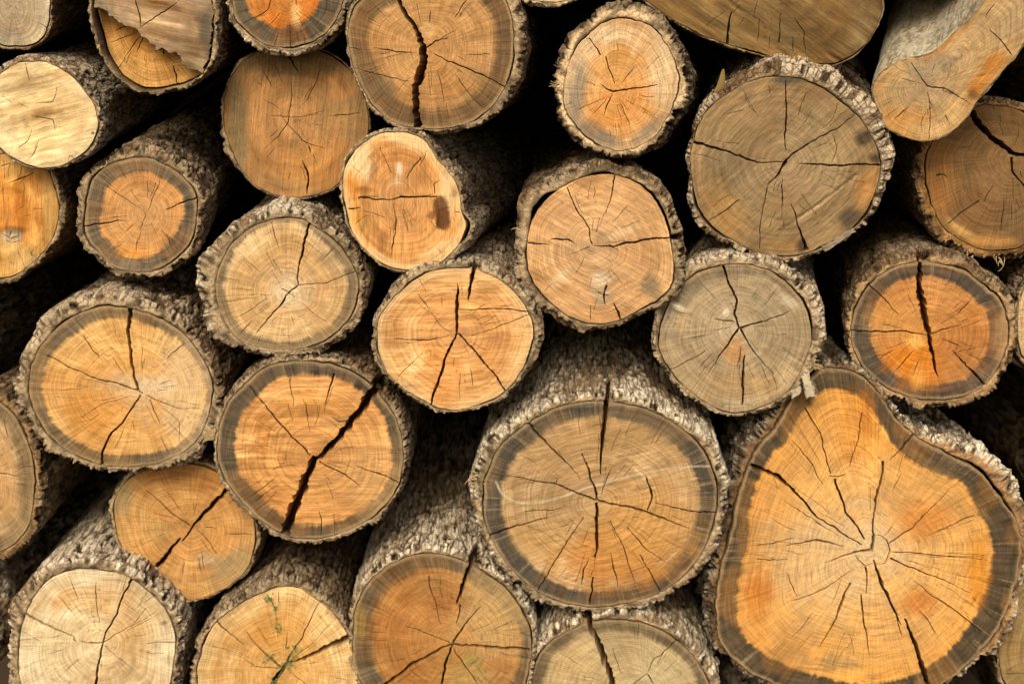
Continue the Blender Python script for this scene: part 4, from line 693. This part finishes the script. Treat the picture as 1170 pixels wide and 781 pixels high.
# dry leaf standing between two logs
root, sc, to2, D = ROOTS['P']
lp = pts('815,112 820,108 824,96 826,80'); L2 = to2(lp); V = []; Q = []
for k in range(9):
    t = k / 8; c = np.array([np.interp(t * 3, range(4), L2[:, 0]), 18 - 10 * t, np.interp(t * 3, range(4), L2[:, 1])]); wv = 4.2 * math.sin(math.pi * (t * .9 + .04)) + .3
    V += [c + [-wv, 1.5, 0], c + [0, -1, 0], c + [wv, 1.5, 0]]
Q = [(3 * k + i, 3 * k + i + 1, 3 * k + i + 4, 3 * k + i + 3) for k in range(8) for i in range(2)]
V = np.array(V); V = np.concatenate([V, V + [0, .8, 0]]); n_ = 27; Q = np.array(Q); Q = np.concatenate([Q, Q[:, ::-1] + n_])
o = mesh_obj('dry_leaf', V * sc, Q, np.zeros((0, 3), int), None, plain('dry_leaf_skin', '8a7440'), None); o.matrix_world = root.matrix_world.copy()
o['label'] = 'curled yellow dry leaf wedged between two logs at the upper right'; o['category'] = 'leaf'

# ------------------------------------------------------------------ earth floor, plus an added bank that blocks light behind the pile
def terrain_with_blocker():
    ys = np.concatenate([np.linspace(-40, -4, 10), np.linspace(-3, 1.25, 14), np.linspace(1.28, 1.6, 24), np.linspace(1.8, 40, 12)])
    xs = np.concatenate([np.linspace(-40, -4, 10), np.linspace(-3.5, 3.5, 60), np.linspace(4, 40, 10)])
    X, Y = np.meshgrid(xs, ys)
    Z = (fbm(X * 1.3, Y * 1.3, 0, 5, 3) - .5) * .12 * (np.hypot(X, Y) < 12) + 3.4 * ss(1.30, 1.52, Y + (fbm(X * 2, Y * 2, 1, 6, 3) - .5) * .06)
    nx, ny = len(xs), len(ys)
    i, j = np.meshgrid(np.arange(nx - 1), np.arange(ny - 1)); a = (j * nx + i).ravel()
    o = mesh_obj('ground', np.stack([X.ravel(), Y.ravel(), Z.ravel()], 1), np.stack([a, a + 1, a + nx + 1, a + nx], 1), np.zeros((0, 3), int), None, plain('bare_earth', '3b2d1f', .95, .35, 14), None)
    o['kind'] = 'structure'
terrain_with_blocker()
# ------------------------------------------------------------------ light
EL, AZ = math.radians(40), math.radians(192)         # azimuth measured from +Y towards +X: behind the photographer
w = bpy.data.worlds.new('World'); S.world = w; w.use_nodes = True
bg = w.node_tree.nodes['Background']; sk = w.node_tree.nodes.new('ShaderNodeTexSky'); sk.sky_type = 'NISHITA'; sk.sun_disc = False
sk.sun_elevation = EL; sk.sun_rotation = AZ; sk.dust_density = 4.0; sk.air_density = 1.0; sk.ozone_density = .6
w.node_tree.links.new(sk.outputs[0], bg.inputs[0]); bg.inputs[1].default_value = 0.115
sd = bpy.data.lights.new('sun', 'SUN'); sd.energy = 1.5; sd.angle = math.radians(26); sd.color = (1, .95, .85)
so = bpy.data.objects.new('sun', sd); COL.objects.link(so)
dirv = Vector((math.sin(AZ) * math.cos(EL), math.cos(AZ) * math.cos(EL), math.sin(EL)))
so.rotation_euler = (-dirv).to_track_quat('-Z', 'Y').to_euler()
# ------------------------------------------------------------------ camera
cd = bpy.data.cameras.new('camera'); cd.lens = FOC; cd.sensor_width = SW; cd.clip_end = 200; cd.clip_start = .05
co = bpy.data.objects.new('camera', cd); COL.objects.link(co); co.location = CAM; co.rotation_euler = (math.pi / 2 - TILT, 0, 0)
cd.dof.use_dof = True; cd.dof.focus_distance = DIST - .0; cd.dof.aperture_fstop = 4.5
S.camera = co
S.render.engine = 'CYCLES'; S.cycles.use_denoising = True
S.cycles.max_bounces = 6; S.cycles.diffuse_bounces = 4
S.view_settings.view_transform = 'Standard'; S.view_settings.look = 'None'; S.view_settings.exposure = 0.76; S.view_settings.gamma = 1
